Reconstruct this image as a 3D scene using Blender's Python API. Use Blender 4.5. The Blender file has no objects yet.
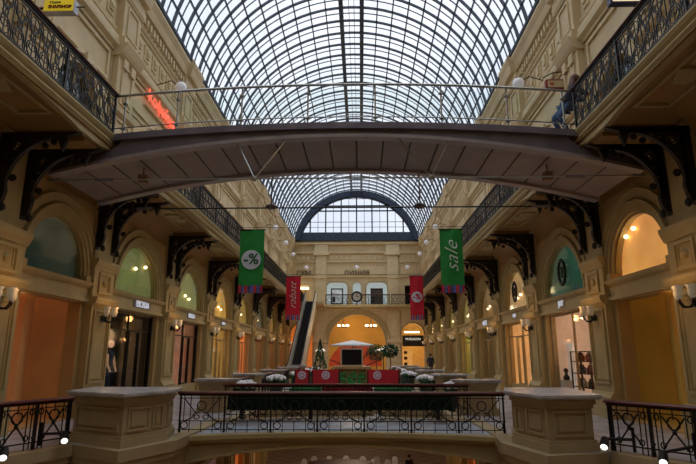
import bpy, bmesh, math, random
from mathutils import Vector, Matrix
from mathutils.geometry import tessellate_polygon
random.seed(7)
PI = math.pi
scene = bpy.context.scene
COL = scene.collection
R = math.radians

# ------------------------------------------------------------------ materials
def mat(name, col, rough=.6, metal=0., var=.12, scale=3., emit=0., ecol=None, bump=0., bscale=40., spec=.4):
    m = bpy.data.materials.new(name); m.use_nodes = True
    nt = m.node_tree; b = nt.nodes['Principled BSDF']
    b.inputs['Roughness'].default_value = rough; b.inputs['Metallic'].default_value = metal
    b.inputs['Specular IOR Level'].default_value = spec
    tc = nt.nodes.new('ShaderNodeTexCoord'); n = nt.nodes.new('ShaderNodeTexNoise')
    n.inputs['Scale'].default_value = scale; n.inputs['Detail'].default_value = 4
    nt.links.new(tc.outputs['Object'], n.inputs['Vector'])
    r = nt.nodes.new('ShaderNodeValToRGB')
    c = Vector(col[:3])
    r.color_ramp.elements[0].position = .3; r.color_ramp.elements[1].position = .7
    r.color_ramp.elements[0].color = (*(c*(1-var)), 1); r.color_ramp.elements[1].color = (*[min(1, v*(1+var)) for v in c], 1)
    nt.links.new(n.outputs['Fac'], r.inputs['Fac']); nt.links.new(r.outputs['Color'], b.inputs['Base Color'])
    if emit:
        b.inputs['Emission Strength'].default_value = emit
        if ecol: b.inputs['Emission Color'].default_value = (*ecol, 1)
        else: nt.links.new(r.outputs['Color'], b.inputs['Emission Color'])
    if bump:
        n2 = nt.nodes.new('ShaderNodeTexNoise'); n2.inputs['Scale'].default_value = bscale
        nt.links.new(tc.outputs['Object'], n2.inputs['Vector'])
        bp = nt.nodes.new('ShaderNodeBump'); bp.inputs['Strength'].default_value = bump
        nt.links.new(n2.outputs['Fac'], bp.inputs['Height']); nt.links.new(bp.outputs['Normal'], b.inputs['Normal'])
    return m

def glass(name, tint=(1, 1, 1), refl=.12, film=0., filmcol=(.8, .85, .9), rough=.05):
    m = bpy.data.materials.new(name); m.use_nodes = True; nt = m.node_tree; nt.nodes.clear()
    o = nt.nodes.new('ShaderNodeOutputMaterial')
    t = nt.nodes.new('ShaderNodeBsdfTransparent'); t.inputs[0].default_value = (*tint, 1)
    g = nt.nodes.new('ShaderNodeBsdfGlossy'); g.inputs['Roughness'].default_value = rough
    mx = nt.nodes.new('ShaderNodeMixShader'); mx.inputs[0].default_value = refl
    nt.links.new(t.outputs[0], mx.inputs[1]); nt.links.new(g.outputs[0], mx.inputs[2])
    last = mx
    if film:
        d = nt.nodes.new('ShaderNodeBsdfTranslucent'); d.inputs[0].default_value = (*filmcol, 1)
        tc = nt.nodes.new('ShaderNodeTexCoord'); n = nt.nodes.new('ShaderNodeTexNoise'); n.inputs['Scale'].default_value = 1.7; n.inputs['Detail'].default_value = 6
        nt.links.new(tc.outputs['Object'], n.inputs['Vector'])
        mr = nt.nodes.new('ShaderNodeMapRange'); mr.inputs['From Min'].default_value = .35; mr.inputs['From Max'].default_value = .7
        mr.inputs['To Min'].default_value = 0; mr.inputs['To Max'].default_value = film
        nt.links.new(n.outputs['Fac'], mr.inputs['Value'])
        m2 = nt.nodes.new('ShaderNodeMixShader'); nt.links.new(mr.outputs[0], m2.inputs[0])
        nt.links.new(mx.outputs[0], m2.inputs[1]); nt.links.new(d.outputs[0], m2.inputs[2]); last = m2
    nt.links.new(last.outputs[0], o.inputs[0])
    return m

CREAM = mat('cream_plaster_shaded', (.44, .30, .12), .65, var=.10, scale=1.3, bump=.05)  # lower-storey copy of the cream, darkened in colour for the gallery shade
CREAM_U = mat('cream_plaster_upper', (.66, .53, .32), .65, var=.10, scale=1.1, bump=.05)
CREAM_D = mat('ochre_soffit_shaded', (.31, .18, .058), .7, var=.12, scale=1.0)  # ochre with under-gallery shade and orange lamplight put into the colour
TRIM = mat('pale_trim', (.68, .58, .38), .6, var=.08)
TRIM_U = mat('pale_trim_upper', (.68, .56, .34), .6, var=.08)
TRIM = mat('pale_trim_shaded', (.42, .325, .15), .6, var=.08)  # lower copy of the trim, shade under the galleries put into its colour
TAN = mat('tan_panel', (.36, .26, .13), .6, var=.1)
PEDM = mat('pedestal_paint', (.40, .32, .18), .5, var=.07, scale=2)
MARBLE = mat('white_marble', (.50, .51, .54), .25, var=.22, scale=4)
IRON = mat('black_iron', (.012, .011, .012), .45, .3, var=.2)
IRONB = mat('bracket_iron', (.018, .014, .013), .5, .2, var=.2)
MAHOG = mat('mahogany_rail', (.11, .022, .014), .3, var=.25, scale=9)
STEEL = mat('roof_steel', (.06, .075, .10), .5, .2, var=.15)
BLUEST = mat('blue_steel', (.035, .05, .085), .5, .1, var=.15)
DECKM = mat('bridge_plum_steel', (.17, .15, .185), .42, .3, var=.2, scale=2)
SOFF = mat('bridge_soffit', (.27, .225, .21), .5, .1, var=.1, scale=1.5)
CHROME = mat('brushed_steel', (.42, .44, .42), .3, .85, var=.08)
TILE = mat('pale_floor_tile', (.42, .46, .52), .3, var=.15, scale=2)
FLOORG = mat('ground_tile', (.30, .25, .22), .3, var=.2, scale=.8)
GLASS = glass('shop_glass', (.95, .95, .92), .10)
GLASSF = glass('fan_glass', (.9, .95, .9), .12)
GLASSR = glass('roof_glass', (.97, .985, 1), .03, film=.28, filmcol=(.75, .8, .88))
GLASSB = glass('bridge_glass', (.95, .985, .98), .04)
DARK = mat('dark_interior', (.02, .017, .015), .5)
DARKG = mat('dark_green', (.005, .014, .008), .9, var=.5, scale=6, spec=.08)
WHITE = mat('white_cloth', (.75, .75, .76), .7, var=.05)
FLOWER = mat('white_flower', (.8, .8, .84), .8, var=.12, scale=20, bump=.6, bscale=25)
LEAF = mat('leaf', (.02, .07, .02), .6, var=.6, scale=12)
TURF = mat('green_turf', (.03, .22, .05), .8, var=.25, scale=10)
RED = mat('red_panel', (.45, .012, .02), .5, var=.1)
REDD = mat('dark_red', (.22, .01, .02), .6, var=.2)
BULB = mat('warm_bulb', (1, .8, .5), emit=6, ecol=(1, .72, .4))
OPAL = mat('opal_globe', (.72, .72, .74), .25, var=.03, emit=.12, ecol=(.9, .9, 1))
TULIP = mat('frosted_tulip', (.6, .55, .45), .3, var=.1, emit=.06, ecol=(1, .8, .5))
GREENB = mat('banner_green', (.012, .22, .03), .7, var=.08)
REDB = mat('banner_red', (.50, .006, .022), .7, var=.08)
DISC = mat('pale_disc', (.55, .58, .66), .7, var=.04)
INK = mat('dark_green_ink', (.02, .11, .04), .7)
SILK = mat('pale_print', (.62, .72, .62), .7)
SKIN = mat('skin', (.55, .32, .22), .5, var=.05)
WOOD = mat('honey_wood', (.30, .15, .05), .45, var=.25, scale=5)

# ------------------------------------------------------------------ mesh helper
def circ(cx, cy, r, n=16, a0=0, a1=2*PI, closed=True):
    m = n if closed else n+1
    return [(cx+r*math.cos(a0+(a1-a0)*i/n), cy+r*math.sin(a0+(a1-a0)*i/n)) for i in range(m)]

class MB:
    def __init__(s): s.v = []; s.f = []
    def add(s, vs, fs):
        k = len(s.v); s.v += [tuple(v) for v in vs]; s.f += [tuple(i+k for i in f) for f in fs]; return s
    def box(s, x0, x1, y0, y1, z0, z1):
        v = [(x, y, z) for z in (z0, z1) for y in (y0, y1) for x in (x0, x1)]
        return s.add(v, [(0, 2, 3, 1), (4, 5, 7, 6), (0, 1, 5, 4), (2, 6, 7, 3), (0, 4, 6, 2), (1, 3, 7, 5)])
    def slab(s, M, u0, u1, v0, v1, w0, w1):          # box through a mapping M(u,v,w)
        v = [M(u, b, w) for w in (w0, w1) for b in (v0, v1) for u in (u0, u1)]
        return s.add(v, [(0, 2, 3, 1), (4, 5, 7, 6), (0, 1, 5, 4), (2, 6, 7, 3), (0, 4, 6, 2), (1, 3, 7, 5)])
    def prism(s, outer, M, w0, w1, holes=()):
        loops = [outer]+list(holes); flat = [p for l in loops for p in l]; n = len(flat)
        tris = tessellate_polygon([[Vector((p[0], p[1], 0)) for p in l] for l in loops])
        v = [M(p[0], p[1], w0) for p in flat]+[M(p[0], p[1], w1) for p in flat]
        f = [tuple(t) for t in tris]+[tuple(n+i for i in reversed(t)) for t in tris]
        k = 0
        for l in loops:
            m = len(l)
            for i in range(m):
                a, b = k+i, k+(i+1) % m; f.append((a, b, b+n, a+n))
            k += m
        return s.add(v, f)
    def tube(s, pts, r, n=6, closed=False, caps=True):
        pts = [Vector(p) for p in pts]; m = len(pts)
        rr = r if isinstance(r, (list, tuple)) else [r]*m
        rings = []; up = None
        for i, p in enumerate(pts):
            a = pts[(i-1) % m] if (closed or i > 0) else p
            b = pts[(i+1) % m] if (closed or i < m-1) else p
            t = (b-a).normalized()
            if up is None:
                up = Vector((0, 0, 1)) if abs(t.z) < .9 else Vector((1, 0, 0))
            e = t.cross(up)
            if e.length < 1e-4: e = t.orthogonal()
            e.normalize(); g = e.cross(t).normalized(); up = g
            rings.append([p+e*math.cos(2*PI*j/n+PI/n)*rr[i]+g*math.sin(2*PI*j/n+PI/n)*rr[i] for j in range(n)])
        v = [q for rg in rings for q in rg]; f = []
        for i in range(m if closed else m-1):
            for j in range(n):
                a = i*n+j; b = i*n+(j+1) % n; c = ((i+1) % m)*n+(j+1) % n; d = ((i+1) % m)*n+j
                f.append((a, b, c, d))
        if caps and not closed:
            f.append(tuple(range(n-1, -1, -1))); f.append(tuple((m-1)*n+j for j in range(n)))
        return s.add(v, f)
    def lathe(s, prof, c=(0, 0, 0), n=16, axis='z', rot=0, sc=(1, 1)):
        v = []; f = []
        for (r, h) in prof:
            for j in range(n):
                a = 2*PI*j/n+rot; x, y = r*math.cos(a)*sc[0], r*math.sin(a)*sc[1]
                v.append({'z': (c[0]+x, c[1]+y, c[2]+h), 'y': (c[0]+x, c[1]+h, c[2]+y), 'x': (c[0]+h, c[1]+x, c[2]+y)}[axis])
        m = len(prof)
        for i in range(m-1):
            for j in range(n):
                f.append((i*n+j, i*n+(j+1) % n, (i+1)*n+(j+1) % n, (i+1)*n+j))
        f.append(tuple(range(n-1, -1, -1))); f.append(tuple((m-1)*n+j for j in range(n)))
        return s.add(v, f)
    def ball(s, c, r, n=10, sc=(1, 1, 1)):
        m = max(5, n//2+1)
        prof = [(max(1e-4, r*math.sin(PI*i/m)), -r*math.cos(PI*i/m)*sc[2]) for i in range(m+1)]
        return s.lathe(prof, c, n, sc=(sc[0], sc[1]))
    def sweep(s, prof, M, u0, u1):                     # closed profile (v,w) swept from u0 to u1
        n = len(prof); v = [M(u, p[0], p[1]) for u in (u0, u1) for p in prof]
        f = [(i, (i+1) % n, n+(i+1) % n, n+i) for i in range(n)]+[tuple(range(n-1, -1, -1)), tuple(range(n, 2*n))]
        return s.add(v, f)
    def ring(s, M, cu, cv, r0, r1, w0, w1, a0=0, a1=PI, n=20):   # arched flat moulding
        o = circ(cu, cv, r1, n, a0, a1, False); i = circ(cu, cv, r0, n, a0, a1, False)
        k = n+1; v = []
        for w in (w0, w1): v += [M(p[0], p[1], w) for p in o]+[M(p[0], p[1], w) for p in i]
        f = []
        for j in range(n):
            for b in (0, 2*k): f.append((b+j, b+j+1, b+k+j+1, b+k+j))
            f.append((j, j+1, 2*k+j+1, 2*k+j)); f.append((k+j, k+j+1, 3*k+j+1, 3*k+j))
        f.append((0, k, 3*k, 2*k)); f.append((n, k+n, 3*k+n, 2*k+n))
        return s.add(v, f)
    def frame(s, M, u0, u1, v0, v1, t, w0, w1):
        s.slab(M, u0, u1, v0, v0+t, w0, w1); s.slab(M, u0, u1, v1-t, v1, w0, w1)
        s.slab(M, u0, u0+t, v0+t, v1-t, w0, w1); s.slab(M, u1-t, u1, v0+t, v1-t, w0, w1); return s
    def mesh(s, name, mt, smooth=False, off=(0, 0, 0)):
        me = bpy.data.meshes.new(name); o = Vector(off)
        me.from_pydata([Vector(v)-o for v in s.v], [], s.f)
        bm = bmesh.new(); bm.from_mesh(me)
        bmesh.ops.recalc_face_normals(bm, faces=bm.faces); bm.to_mesh(me); bm.free()
        me.materials.append(mt)
        if smooth: me.polygons.foreach_set('use_smooth', [True]*len(me.polygons))
        return me
    def build(s, name, mt, parent=None, smooth=False, world=True):
        off = (0, 0, 0)
        if parent is not None and world: off = WLOC.get(parent.name, (0, 0, 0))
        o = bpy.data.objects.new(name, s.mesh(name, mt, smooth, off)); COL.objects.link(o)
        if parent is not None: o.parent = parent
        WLOC[o.name] = off
        return o
WLOC = {}
def tag(o, label=None, cat=None, group=None, kind=None):
    if label: o['label'] = label
    if cat: o['category'] = cat
    if group: o['group'] = group
    if kind: o['kind'] = kind
    return o
def empty(name, loc=(0, 0, 0), label=None, cat=None, group=None, kind=None, rz=0):
    o = bpy.data.objects.new(name, None); COL.objects.link(o); o.location = loc; o.rotation_euler = (0, 0, rz)
    o.empty_display_size = .1; WLOC[o.name] = tuple(loc)
    return tag(o, label, cat, group, kind)
def inst(name, me, parent=None, loc=(0, 0, 0), rot=(0, 0, 0), sc=(1, 1, 1)):
    o = bpy.data.objects.new(name, me); COL.objects.link(o); o.parent = parent
    o.location = loc; o.rotation_euler = rot; o.scale = sc; return o
def copy_tree(o, parent=None):
    c = o.copy(); COL.objects.link(c)
    if parent is not None: c.parent = parent
    for ch in list(o.children): copy_tree(ch, c)
    return c
def text(name, body, mt, parent, loc, size, rot=(PI/2, 0, 0), ext=.01, shear=0., sx=1., align='CENTER', off=0.):
    cu = bpy.data.curves.new(name, 'FONT'); cu.body = body; cu.size = size; cu.extrude = ext; cu.shear = shear
    cu.align_x = align; cu.align_y = 'CENTER'; cu.offset = off; cu.resolution_u = 3
    cu.materials.append(mt)
    tmp = bpy.data.objects.new(name+'_curve', cu); COL.objects.link(tmp)
    me = bpy.data.meshes.new_from_object(tmp.evaluated_get(bpy.context.evaluated_depsgraph_get())); me.name = name
    bpy.data.objects.remove(tmp)
    if not me.materials: me.materials.append(mt)
    o = bpy.data.objects.new(name, me); COL.objects.link(o); o.parent = parent; o.rotation_euler = rot; o.scale = (sx, 1, 1)
    wl = WLOC.get(parent.name, (0, 0, 0)) if parent else (0, 0, 0)
    o.location = Vector(loc)-Vector(wl); return o
ORD = ['first', 'second', 'third', 'fourth', 'fifth', 'sixth', 'seventh', 'eighth', 'ninth', 'tenth', 'eleventh', 'twelfth']
SIDE = {-1: 'left', 1: 'right'}
ID = lambda u, v, w: (u, v, w)
def light(kind, loc, energy, col=(1, .7, .4), size=.3, rot=None, name='lamp'):
    l = bpy.data.lights.new(name, kind); l.energy = energy; l.color = col
    if kind == 'POINT': l.shadow_soft_size = size
    if kind == 'AREA': l.shape = 'RECTANGLE'; l.size = size[0]; l.size_y = size[1]
    o = bpy.data.objects.new(name, l); COL.objects.link(o); o.location = loc
    if rot: o.rotation_euler = rot
    return o

# ------------------------------------------------------------------ dimensions
W = 7.4; YE = 59.0; Y0 = -6.0; ZG = -6.5; L3 = 6.9; SP = 14.15; GX = 5.62
PIERS = [-.5, 5.3, 11.1, 15.6, 21.4, 27.2, 33.0, 38.8, 44.6, 50.4, 56.2]
BAYS = []
for i in range(len(PIERS)-1):
    a, b = PIERS[i], PIERS[i+1]; yc = (a+b)/2
    BAYS.append((yc, 1.36 if b-a < 5 else 2.0, 1.15 if b-a < 5 else 1.76, .4 if b-a < 5 else 0.0))
BAYS[2] = (13.35, 1.42, 1.37, .18)
VIEW = [0, 0]+list(range(9))                    # bay order seen from the viewer

# ------------------------------------------------------------------ SIDE WALLS
def lower_wall(sd):
    M = lambda u, v, w: (sd*(W-w), u, v)
    wall = empty('wall_'+SIDE[sd], (sd*W, 25, 0), 'cream arcaded side wall on the %s of the hall, shops below and pilastered storey above' % SIDE[sd], 'wall', kind='structure')
    holes = []
    for (yc, hw, r, st) in BAYS:
        holes.append([(yc-hw, .04), (yc+hw, .04), (yc+hw, 3.12), (yc-hw, 3.12)])
        zb = 3.68
        holes.append([(yc-r, zb), (yc+r, zb)]+circ(yc, zb+st, r, 20, 0, PI, False))
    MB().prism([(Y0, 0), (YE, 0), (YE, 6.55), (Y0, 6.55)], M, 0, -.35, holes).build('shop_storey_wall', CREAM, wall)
    # upper storey wall
    holes = []
    for (yc, hw, r, st) in BAYS:
        holes.append([(yc-1.1, L3+.02), (yc+1.1, L3+.02)]+circ(yc, 8.5, 1.1, 18, 0, PI, False))
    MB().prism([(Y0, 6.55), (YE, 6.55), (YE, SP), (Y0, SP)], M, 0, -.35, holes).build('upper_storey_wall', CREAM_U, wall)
    # ground storey wall
    holes = []
    for (yc, hw, r, st) in BAYS:
        holes.append([(yc-1.7, ZG+.02), (yc+1.7, ZG+.02)]+circ(yc, ZG+2.9, 1.7, 16, 0, PI, False))
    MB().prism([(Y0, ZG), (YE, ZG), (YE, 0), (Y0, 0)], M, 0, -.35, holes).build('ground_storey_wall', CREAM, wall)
    # bands and cornices
    m = MB()
    for (yc, hw, r, st), a, b in zip(BAYS, PIERS[:-1], PIERS[1:]):
        m.slab(M, a+.6, b-.6, 3.14, 3.24, 0, .14); m.slab(M, a+.6, b-.6, 3.24, 3.56, 0, .07)
        m.sweep([(3.54, 0), (3.54, .1), (3.6, .16), (3.68, .2), (3.68, 0)], M, a+.6, b-.6)
    m.build('sign_band', TRIM, wall)
    prof = [(11.05, 0), (11.05, .10), (11.12, .12), (11.2, .24), (11.32, .26), (11.32, .2), (11.55, .2), (11.55, .08), (11.55, 0)]
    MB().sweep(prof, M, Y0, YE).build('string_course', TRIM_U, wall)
    prof = [(12.95, 0), (12.95, .12), (13.05, .16), (13.05, .14), (13.4, .14), (13.45, .34), (13.62, .4), (13.62, .36), (13.75, .4), (13.95, .52), (14.05, .52), (SP, .40), (SP, 0)]
    MB().sweep(prof, M, Y0, YE).build('roof_cornice', CREAM_U, wall)
    m = MB(); y = Y0+.2
    while y < YE-.2:
        m.slab(M, y, y+.14, 13.1, 13.38, .1, .27); y += .3
    m.build('dentil_course', TRIM_U, wall)
    m = MB()
    for a, b in zip(PIERS[:-1], PIERS[1:]):
        n = int((b-a-1.4)/.72); st_ = (b-a-1.4)/n
        for i in range(n):
            u = a+.7+st_*(i+.5)
            m.slab(M, u-.2, u+.2, 12.1, 12.7, 0, .05); m.slab(M, u-.11, u+.11, 12.22, 12.58, .05, .11)
            m.lathe([(.13, 0), (.1, .05), (.001, .07)], M(u, 12.4, .1), 8, 'x') if sd < 0 else None
    m.build('frieze_block_row', TRIM_U, wall)
    MB().sweep([(11.8, 0), (11.8, .06), (11.92, .09), (11.92, 0)], M, Y0, YE).sweep([(12.84, 0), (12.84, .05), (12.9, .08), (12.95, .08), (12.95, 0)], M, Y0, YE).build('frieze_molding', TRIM_U, wall)
    m = MB()
    for (yc, hw, r, st), a, b in zip(BAYS, PIERS[:-1], PIERS[1:]):
        m.frame(M, a+.85, b-.85, 9.95, 10.95, .09, 0, .07)
        m.frame(M, a+.65, b-.65, 9.72, 11.0, .04, 0, .05)
        for q in (-1, 1):
            u0, u1 = sorted((yc+q*1.62, yc+q*((b-a)/2-.68)))
            if u1-u0 > .2: m.frame(M, u0, u1, 7.3, 9.4, .06, 0, .06)
    m.build('raised_panel_molding', TRIM_U, wall)
    # one archivolt per shop arch, one per upper arch
    for k, (yc, hw, r, st) in enumerate(BAYS):
        m = MB(); zc = 3.68+st
        for (d0, d1, w0) in ((0, .1, .04), (.1, .24, .08), (.24, .29, .13), (.36, .52, .06), (.52, .58, .10)):
            if r+d1 < (PIERS[k+1]-PIERS[k])/2-.1:
                m.ring(M, yc, zc, r+d0, r+d1, 0, w0, n=22)
        if st:
            for q in (-1, 1):
                u0, u1 = sorted((yc+q*r, yc+q*(r+.36))); m.slab(M, u0, u1, 3.68, zc, 0, .12)
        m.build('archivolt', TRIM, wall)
        m = MB()
        for (d0, d1, w0) in ((0, .1, .05), (.1, .26, .1), (.26, .33, .16)):
            m.ring(M, yc, 8.5, 1.1+d0, 1.1+d1, 0, w0, n=18)
            for q in (-1, 1):
                u0, u1 = sorted((yc+q*(1.1+d0), yc+q*(1.1+d1))); m.slab(M, u0, u1, L3, 8.5, 0, w0)
        m.slab(M, yc-.13, yc+.13, 9.5, 9.95, 0, .24)
        m.build('upper_archivolt', TRIM_U, wall)
    # pilasters (one mesh, one object per pier)
    Lm = lambda u, v, w: (w, u, v)
    lo = MB(); h = .62
    lo.slab(Lm, -h-.05, h+.05, 0, .5, 0, .34); lo.sweep([(.5, 0), (.5, .34), (.56, .36), (.64, .3), (.7, .27), (.7, 0)], Lm, -h-.03, h+.03)
    lo.slab(Lm, -h, h, .7, 3.1, 0, .22); lo.frame(Lm, -h+.12, h-.12, .9, 2.95, .06, .22, .27); lo.frame(Lm, -h+.24, h-.24, 1.02, 2.83, .03, .22, .25)
    lo.sweep([(3.05, 0), (3.05, .26), (3.12, .34), (3.22, .38), (3.3, .38), (3.3, 0)], Lm, -h-.06, h+.06)
    lo.slab(Lm, -h, h, 3.3, 4.15, 0, .20); lo.frame(Lm, -.36, .36, 3.42, 4.04, .07, .20, .25); lo.frame(Lm, -.24, .24, 3.5, 3.96, .03, .20, .23)
    lo.lathe([(.11, 0), (.1, .05), (.05, .09), (.001, .1)], (.20, 0, 3.73), 8, 'x')
    lo.sweep([(4.1, 0), (4.1, .22), (4.17, .25), (4.22, .28), (4.32, .32), (4.4, .32), (4.4, 0)], Lm, -h-.07, h+.07)
    lo.slab(Lm, -h+.05, h-.05, 4.4, 6.5, 0, .12)
    lom = lo.mesh('pilaster', TRIM)
    up = MB(); h = .62
    up.slab(Lm, -h-.06, h+.06, 6.9, 7.5, 0, .34); up.sweep([(7.5, 0), (7.5, .34), (7.62, .26), (7.62, 0)], Lm, -h-.03, h+.03)
    up.slab(Lm, -h, h, 7.6, 9.0, 0, .22); up.frame(Lm, -h+.14, h-.14, 7.75, 8.9, .06, .22, .27)
    up.sweep([(9.0, 0), (9.0, .26), (9.08, .34), (9.2, .36), (9.2, 0)], Lm, -h-.04, h+.04)
    up.slab(Lm, -h, h, 9.2, 10.9, 0, .24); up.frame(Lm, -.38, .38, 9.4, 10.75, .06, .24, .29); up.slab(Lm, -.15, .15, 9.5, 9.75, .24, .36)
    up.sweep([(10.9, 0), (10.9, .26), (10.98, .36), (11.08, .42), (11.32, .52), (11.32, .4), (11.55, .4), (11.6, 0)], Lm, -h-.08, h+.08)
    up.slab(Lm, -h, h, 11.55, 12.95, 0, .26); up.frame(Lm, -.4, .4, 11.75, 12.8, .06, .26, .31)
    for q in (-.42, .12): up.slab(Lm, q, q+.3, 10.6, 10.92, .24, .34)
    up.sweep([(12.95, 0), (12.95, .3), (13.05, .36), (13.4, .36), (13.45, .52), (13.62, .58), (13.75, .6), (13.95, .7), (14.06, .7), (14.3, .55), (14.3, 0)], Lm, -h-.05, h+.05)
    upm = up.mesh('upper_pilaster', CREAM_U)
    g = MB(); g.slab(Lm, -.7, .7, ZG, -.9, 0, .3); g.frame(Lm, -.5, .5, ZG+.6, -1.6, .07, .3, .36); g.sweep([(-1.4, 0), (-1.4, .4), (-1.1, .5), (-.9, .5), (-.9, 0)], Lm, -.8, .8)
    gm = g.mesh('ground_pilaster', TRIM)
    for y in PIERS:
        for nm, me in (('pilaster', lom), ('upper_pilaster', upm), ('ground_pilaster', gm)):
            o = inst(nm, me, wall, (0, y-25, 0), (0, 0, 0 if sd < 0 else PI)); 
    # soffit coffer ribs are on the gallery; recesses
    return wall

WALLS = {sd: lower_wall(sd) for sd in (-1, 1)}

# ---- shop recesses, fanlights, shopfronts
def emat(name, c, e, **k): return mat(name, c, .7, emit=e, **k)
# per side, per visible bay (index from bay 2): fanlight colour, strength ; shop colour, strength ; lamp colour
FAN = {-1: [((.05, .09, .08), .12), ((.36, .36, .14), .28), ((.45, .42, .18), .3), ((.8, .42, .10), .5), ((.6, .35, .1), .4), ((.3, .25, .2), .2), ((.6, .35, .1), .3), ((.6, .3, .1), .4), ((.6, .3, .1), .4)],
       1: [((1.0, .37, .10), .80), ((.06, .17, .13), .25), ((.75, .42, .20), .45), ((.45, .24, .10), .3), ((.5, .35, .15), .35), ((.5, .35, .12), .3), ((.5, .3, .1), .3), ((.5, .3, .1), .3), ((.5, .3, .1), .3)]}
SHOP = {-1: [((.55, .27, .09), .06), ((.035, .025, .02), .1), ((.42, .24, .15), .14), ((.45, .33, .12), .30), ((.8, .35, .12), .35), ((.4, .16, .06), .3), ((.5, .2, .06), .35), ((.6, .25, .08), .4), ((.5, .2, .05), .4)],
        1: [((.45, .27, .045), .06), ((.66, .50, .38), .22), ((.75, .52, .27), .28), ((.16, .12, .06), .2), ((.35, .38, .08), .42), ((.2, .16, .08), .2), ((.4, .3, .15), .25), ((.4, .3, .12), .3), ((.4, .3, .12), .3)]}
EMBL = {1: [1, 2]}
wn = 0
for sd in (-1, 1):
    M = lambda u, v, w, sd=sd: (sd*(W-w), u, v)
    for k, (yc, hw, r, st) in enumerate(BAYS):
        vi = k-2
        fc, fe = FAN[sd][vi] if vi >= 0 else ((.3, .2, .1), .2)
        sc_, se = SHOP[sd][vi] if vi >= 0 else ((.3, .2, .1), .2)
        tag_ = '%s_%d' % (SIDE[sd], k)
        # fan backing, light from behind put into its glowing colour
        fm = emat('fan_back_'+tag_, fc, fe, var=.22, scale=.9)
        MB().prism([(yc-r-.02, 3.66), (yc+r+.02, 3.66)]+circ(yc, 3.68+st, r+.02, 20, 0, PI, False), M, -.22, -.28).build('fanlight_backing', fm, WALLS[sd])
        # shop recess, interior light put into its glowing walls
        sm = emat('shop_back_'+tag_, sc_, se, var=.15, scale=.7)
        m = MB(); a, b = yc-hw-.3, yc+hw+.3; D = 2.2 if vi else 1.5
        v = [M(a, 0, -.35), M(b, 0, -.35), M(b, 3.4, -.35), M(a, 3.4, -.35), M(a, 0, -D), M(b, 0, -D), M(b, 3.4, -D), M(a, 3.4, -D)]
        m.add(v, [(4, 5, 6, 7), (0, 1, 5, 4), (3, 2, 6, 7), (0, 3, 7, 4), (1, 2, 6, 5)]).build('shop_recess', sm, WALLS[sd])
        # upper opening recess + ground recess with interior light put into its glowing walls
        m = MB(); a, b = yc-1.3, yc+1.3
        v = [M(a, 6.8, -.35), M(b, 6.8, -.35), M(b, 9.9, -.35), M(a, 9.9, -.35), M(a, 6.8, -1.3), M(b, 6.8, -1.3), M(b, 9.9, -1.3), M(a, 9.9, -1.3)]
        m.add(v, [(4, 5, 6, 7), (0, 1, 5, 4), (3, 2, 6, 7), (0, 3, 7, 4), (1, 2, 6, 5)]).build('upper_recess', DARK, WALLS[sd])
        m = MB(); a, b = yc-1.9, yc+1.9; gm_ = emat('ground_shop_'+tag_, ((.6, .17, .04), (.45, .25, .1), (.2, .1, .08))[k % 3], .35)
        v = [M(a, ZG, -.35), M(b, ZG, -.35), M(b, -1.5, -.35), M(a, -1.5, -.35), M(a, ZG, -1.6), M(b, ZG, -1.6), M(b, -1.5, -1.6), M(a, -1.5, -1.6)]
        m.add(v, [(4, 5, 6, 7), (0, 1, 5, 4), (3, 2, 6, 7), (0, 3, 7, 4), (1, 2, 6, 5)]).build('ground_recess', gm_, WALLS[sd])
        if vi < 0: continue
        nth = ORD[vi]
        # fanlight window
        wn += 1
        w = empty('window_%d' % wn, (sd*W, yc, 3.68), 'semicircular fanlight over the %s shop bay of the %s arcade' % (nth, SIDE[sd]), 'fanlight', kind='structure')
        zc = 3.68+st
        m = MB().ring(M, yc, zc, r-.06, r, -.2, -.04, n=22); m.slab(M, yc-r, yc+r, 3.68, 3.74, -.2, -.04)
        m.build('window_frame', TRIM, w)
        MB().prism([(yc-r+.05, 3.74), (yc+r-.05, 3.74)]+circ(yc, zc, r-.05, 20, 0.02, PI-.02, False), M, -.05, -.06).build('window_pane', GLASSF, w)
        # upper window
        wn += 1
        w = empty('window_%d' % wn, (sd*W, yc, L3), 'dark arched window of the upper storey over the %s bay, %s side' % (nth, SIDE[sd]), 'window', kind='structure')
        m = MB().ring(M, yc, 8.5, 1.0, 1.1, -.25, -.1, n=18); m.slab(M, yc-1.1, yc-1.0, L3, 8.5, -.25, -.1); m.slab(M, yc+1.0, yc+1.1, L3, 8.5, -.25, -.1)
        m.slab(M, yc-1, yc+1, 8.42, 8.5, -.22, -.12); m.slab(M, yc-.04, yc+.04, L3, 9.55, -.22, -.12)
        m.build('window_frame', TRIM, w)
        MB().prism([(yc-1, L3+.05), (yc+1, L3+.05)]+circ(yc, 8.5, 1.0, 16, 0, PI, False), M, -.18, -.19).build('window_pane', GLASSF, w)
        # bulbs in the fanlight: things
        if vi != 0 or sd > 0:
            nb = 2 if not (sd > 0 and vi == 1) else 0
            if sd < 0 and vi > 2: nb = 2 if vi == 3 else 1
            for q in range(nb):
                yy = yc-.35+.5*q if sd > 0 else yc-.25+.55*q
                if sd > 0 and vi == 0: yy = yc+.30+.0*q; 
                zz = zc+.75-.35*q if vi == 0 else zc+.62-.1*q
                if vi == 0: yy = 13.70+.42*q; zz = 4.90-.13*q
                if sd < 0 and vi == 1: yy = 18.5+.85*q; zz = 4.66+.18*q
                e = empty('ceiling_spot', M(yy, zz, -.14), 'small warm round lamp glowing behind the %s %s fanlight, %s one' % (nth, SIDE[sd], ('upper', 'lower')[q]), 'lamp', 'lamps behind the fanlights')
                MB().ball((0, 0, 0), .06, 10).build('bulb', BULB, e, True, world=False)
                MB().tube([(0, 0, .04), (sd*.07, 0, .05)], .012).build('stem', DARK, e, world=False)
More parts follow.
